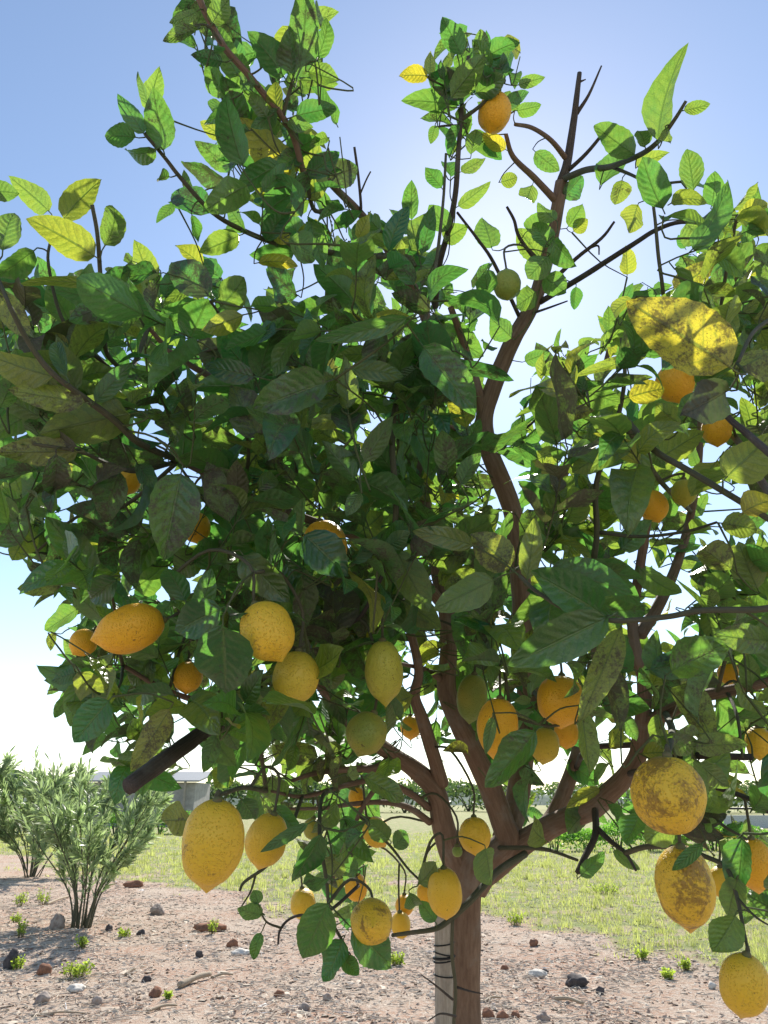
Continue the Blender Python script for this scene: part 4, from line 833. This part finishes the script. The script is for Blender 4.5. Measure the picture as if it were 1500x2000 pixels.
for q in [(110,1816,26,26,M_ST,'upright grey-pink stone in the oleander shadow'),(306,1788,30,18,M_ST,'brown rounded stone between oleander and speckled lemon'),(213,1816,14,11,M_DARK,'small dark stone just past the oleander stems'),(275,1823,16,11,M_DARK,'small dark stone below the brown rounded one'),
          (148,1938,36,14,M_ST2,'flat whitish stone beside the yellow-green weed mat'),(82,1960,26,18,M_ST,'smooth tan stone on reddish soil'),(86,1906,30,18,M_CLOD,'reddish clod next to the weed mat'),(188,1966,20,16,M_ST,'pinkish pebble near the dry sticks'),(303,1948,22,18,M_CLOD,'dark red clod beside a tiny weed'),(286,1916,18,12,M_DARK,'dark pebble near the thick stick'),
          (470,1862,38,11,M_ST2,'flat white stone under the low leafy twig'),(455,1846,20,14,M_CLOD,'reddish stone resting beside the flat white one'),(388,1868,16,12,M_DARK,'dark pebble off the flat white stone'),(1124,1926,40,20,M_DARK,'black stone lying alone on the bare soil'),(1172,1938,16,12,M_DARK,'small dark stone beside the black one'),
          (1050,1908,34,12,M_ST2,'flat white stone near the trunk'),(1064,1900,14,8,M_DARK,'dark pebble behind the flat white stone near the trunk'),(1042,1850,16,14,M_CLOD,'red-brown clod at the edge of the grass behind the trunk'),(985,1893,14,10,M_CLOD,'small red clod close to the trunk'),(1392,1932,14,11,M_ST2,'small white pebble below the lowest lemon'),
          (953,1990,24,16,M_CLOD,'red clod in the heap at the trunk foot'),(980,1994,22,15,M_CLOD,'crumbly red clod in the middle of the heap at the trunk'),(1008,1990,18,12,M_CLOD,'smaller red clod at the outer end of the trunk heap'),(1062,1994,24,16,M_ST,'rounded pinkish stone past the red clods'),(20,1890,26,34,M_DARK,'dark upright lump next to a small weed'),(262,1733,36,13,M_CLOD,'flat red clod behind the oleander'),(410,1815,60,16,M_CLOD,'long mound of dark red earth'),(640,1955,18,12,M_ST,'brown pebble under the hanging leaves'),(545,1945,20,12,M_CLOD,'reddish pebble on the open soil below the small spotted lemon'),(595,1975,22,14,M_ST,'tan pebble near the front of the bare soil')]:
    stone(*q)
M_STICK = bark_material('dry_stick', (.33, .25, .17), (.55, .45, .33), (.25, .2, .16), .5)
def stick(x0, y0, x1, y1, wp, label):
    a, b = G(x0, y0), G(x1, y1); F = proj(a)[2]; r = wp * F / FPX / 2; a[2] += r * .7; b[2] += r * 1.4
    mid = (a + b) / 2 + np.array([0, .02, .01]); pts = spline([a, mid, b], 6); m = MB(); tube(m, pts, np.linspace(r, r * .7, len(pts)), 8, .12, seed=x0)
    o = empty('stick', tuple(a)); bpy.data.objects.remove(o)
    o = link('stick', m.mesh('stick', M_STICK, bark=True)); tag(o, label, 'stick', 'dry sticks on the bare soil')
stick(350, 1932, 410, 1915, 13, 'thick pale dry stick lying on the soil'); stick(412, 1914, 455, 1908, 5, 'thin straw-coloured stick end to end with the thick one'); stick(60, 1988, 170, 1982, 4, 'long thin grey stick near the tan stone')
stick(245, 1907, 263, 1900, 6, 'short pale stick near the dark pebble'); stick(285, 1985, 345, 1968, 6, 'bleached crooked stick on open soil'); stick(945, 1960, 978, 1950, 5, 'thin dark stick leaning by the trunk'); stick(90, 1770, 135, 1752, 5, 'dry twig lying before the oleander'); stick(1085, 1952, 1140, 1965, 8, 'flat pale splinter below the black stone')
M_WEED = simple_leaf_material('weed_leaves', (.16, .26, .04), (.36, .42, .07), (.45, .58, .06), .5, .5)
def weed(x, y, wp, hp, label):
    p = G(x, y); F = proj(p)[2]; r = wp * F / FPX / 2; h = hp * F / FPX
    o = empty('weed', tuple(p)); tag(o, label, 'weed', 'small weeds on the bare soil'); m = MB(); ms = MB()
    for i in range(int(14 + wp * .9)):
        a = random.uniform(0, 6.28); d = r * random.random() ** .6; b = p + (math.cos(a) * d * .5, math.sin(a) * d * .5, -.005); tpt = p + (math.cos(a) * d, math.sin(a) * d * .8, h * random.uniform(.35, 1))
        tube(ms, [b, (b + tpt) / 2 + (0, 0, .006), tpt], .0012, 4)
        for k in range(5):
            dr = nrm(rng.normal(size=3) + (0, 0, .5)); s = nrm(np.cross(dr, rng.normal(size=3))); L = random.uniform(.014, .030); c = b + (tpt - b) * random.uniform(.4, 1)
            m.add([c, c + dr * L * .5 + s * L * .3, c + dr * L, c + dr * L * .5 - s * L * .3], [(0, 1, 2, 3)], t=(random.random(), 0, 0, 1))
    link('foliage', m.mesh('foliage', M_WEED, tint=True), o); link('stem', ms.mesh('stem', M_CALYX), o)
for q in [(150,1912,64,30,'wide yellow-green weed mat next to the flat whitish stone'),(158,1848,26,24,'small yellow-green weed on open soil in front of the oleander'),(40,1772,30,26,'low weed at the foot of the bushy oleander, a little off the dry twig'),(82,1768,28,32,'taller weed at the end of the dry twig'),(40,1832,22,34,'dark green weed standing in the oleander shadow'),(34,1892,26,22,'weed leaning on the dark upright lump'),(30,1806,20,16,'tiny weed on the soil just above the oleander shadow'),(242,1828,24,18,'pale weed between the small dark stones'),(415,1822,22,30,'bright yellow weed beside the long red earth mound'),(327,1952,14,14,'tiny weed beside the dark red clod'),
          (775,1885,34,24,'yellowish weed on bare soil near the wired stake'),(1255,1880,30,26,'bright green tuft where grass meets soil'),(1340,1898,32,22,'yellow-green tuft near the white pebble'),(1305,1915,28,20,'pale dry tuft on the soil side of the grass edge'),(1180,1745,70,22,'lush green weed patch beyond the grass strip'),(1008,1808,34,24,'weed tuft at the grass edge just behind the trunk')]:
    weed(*q)
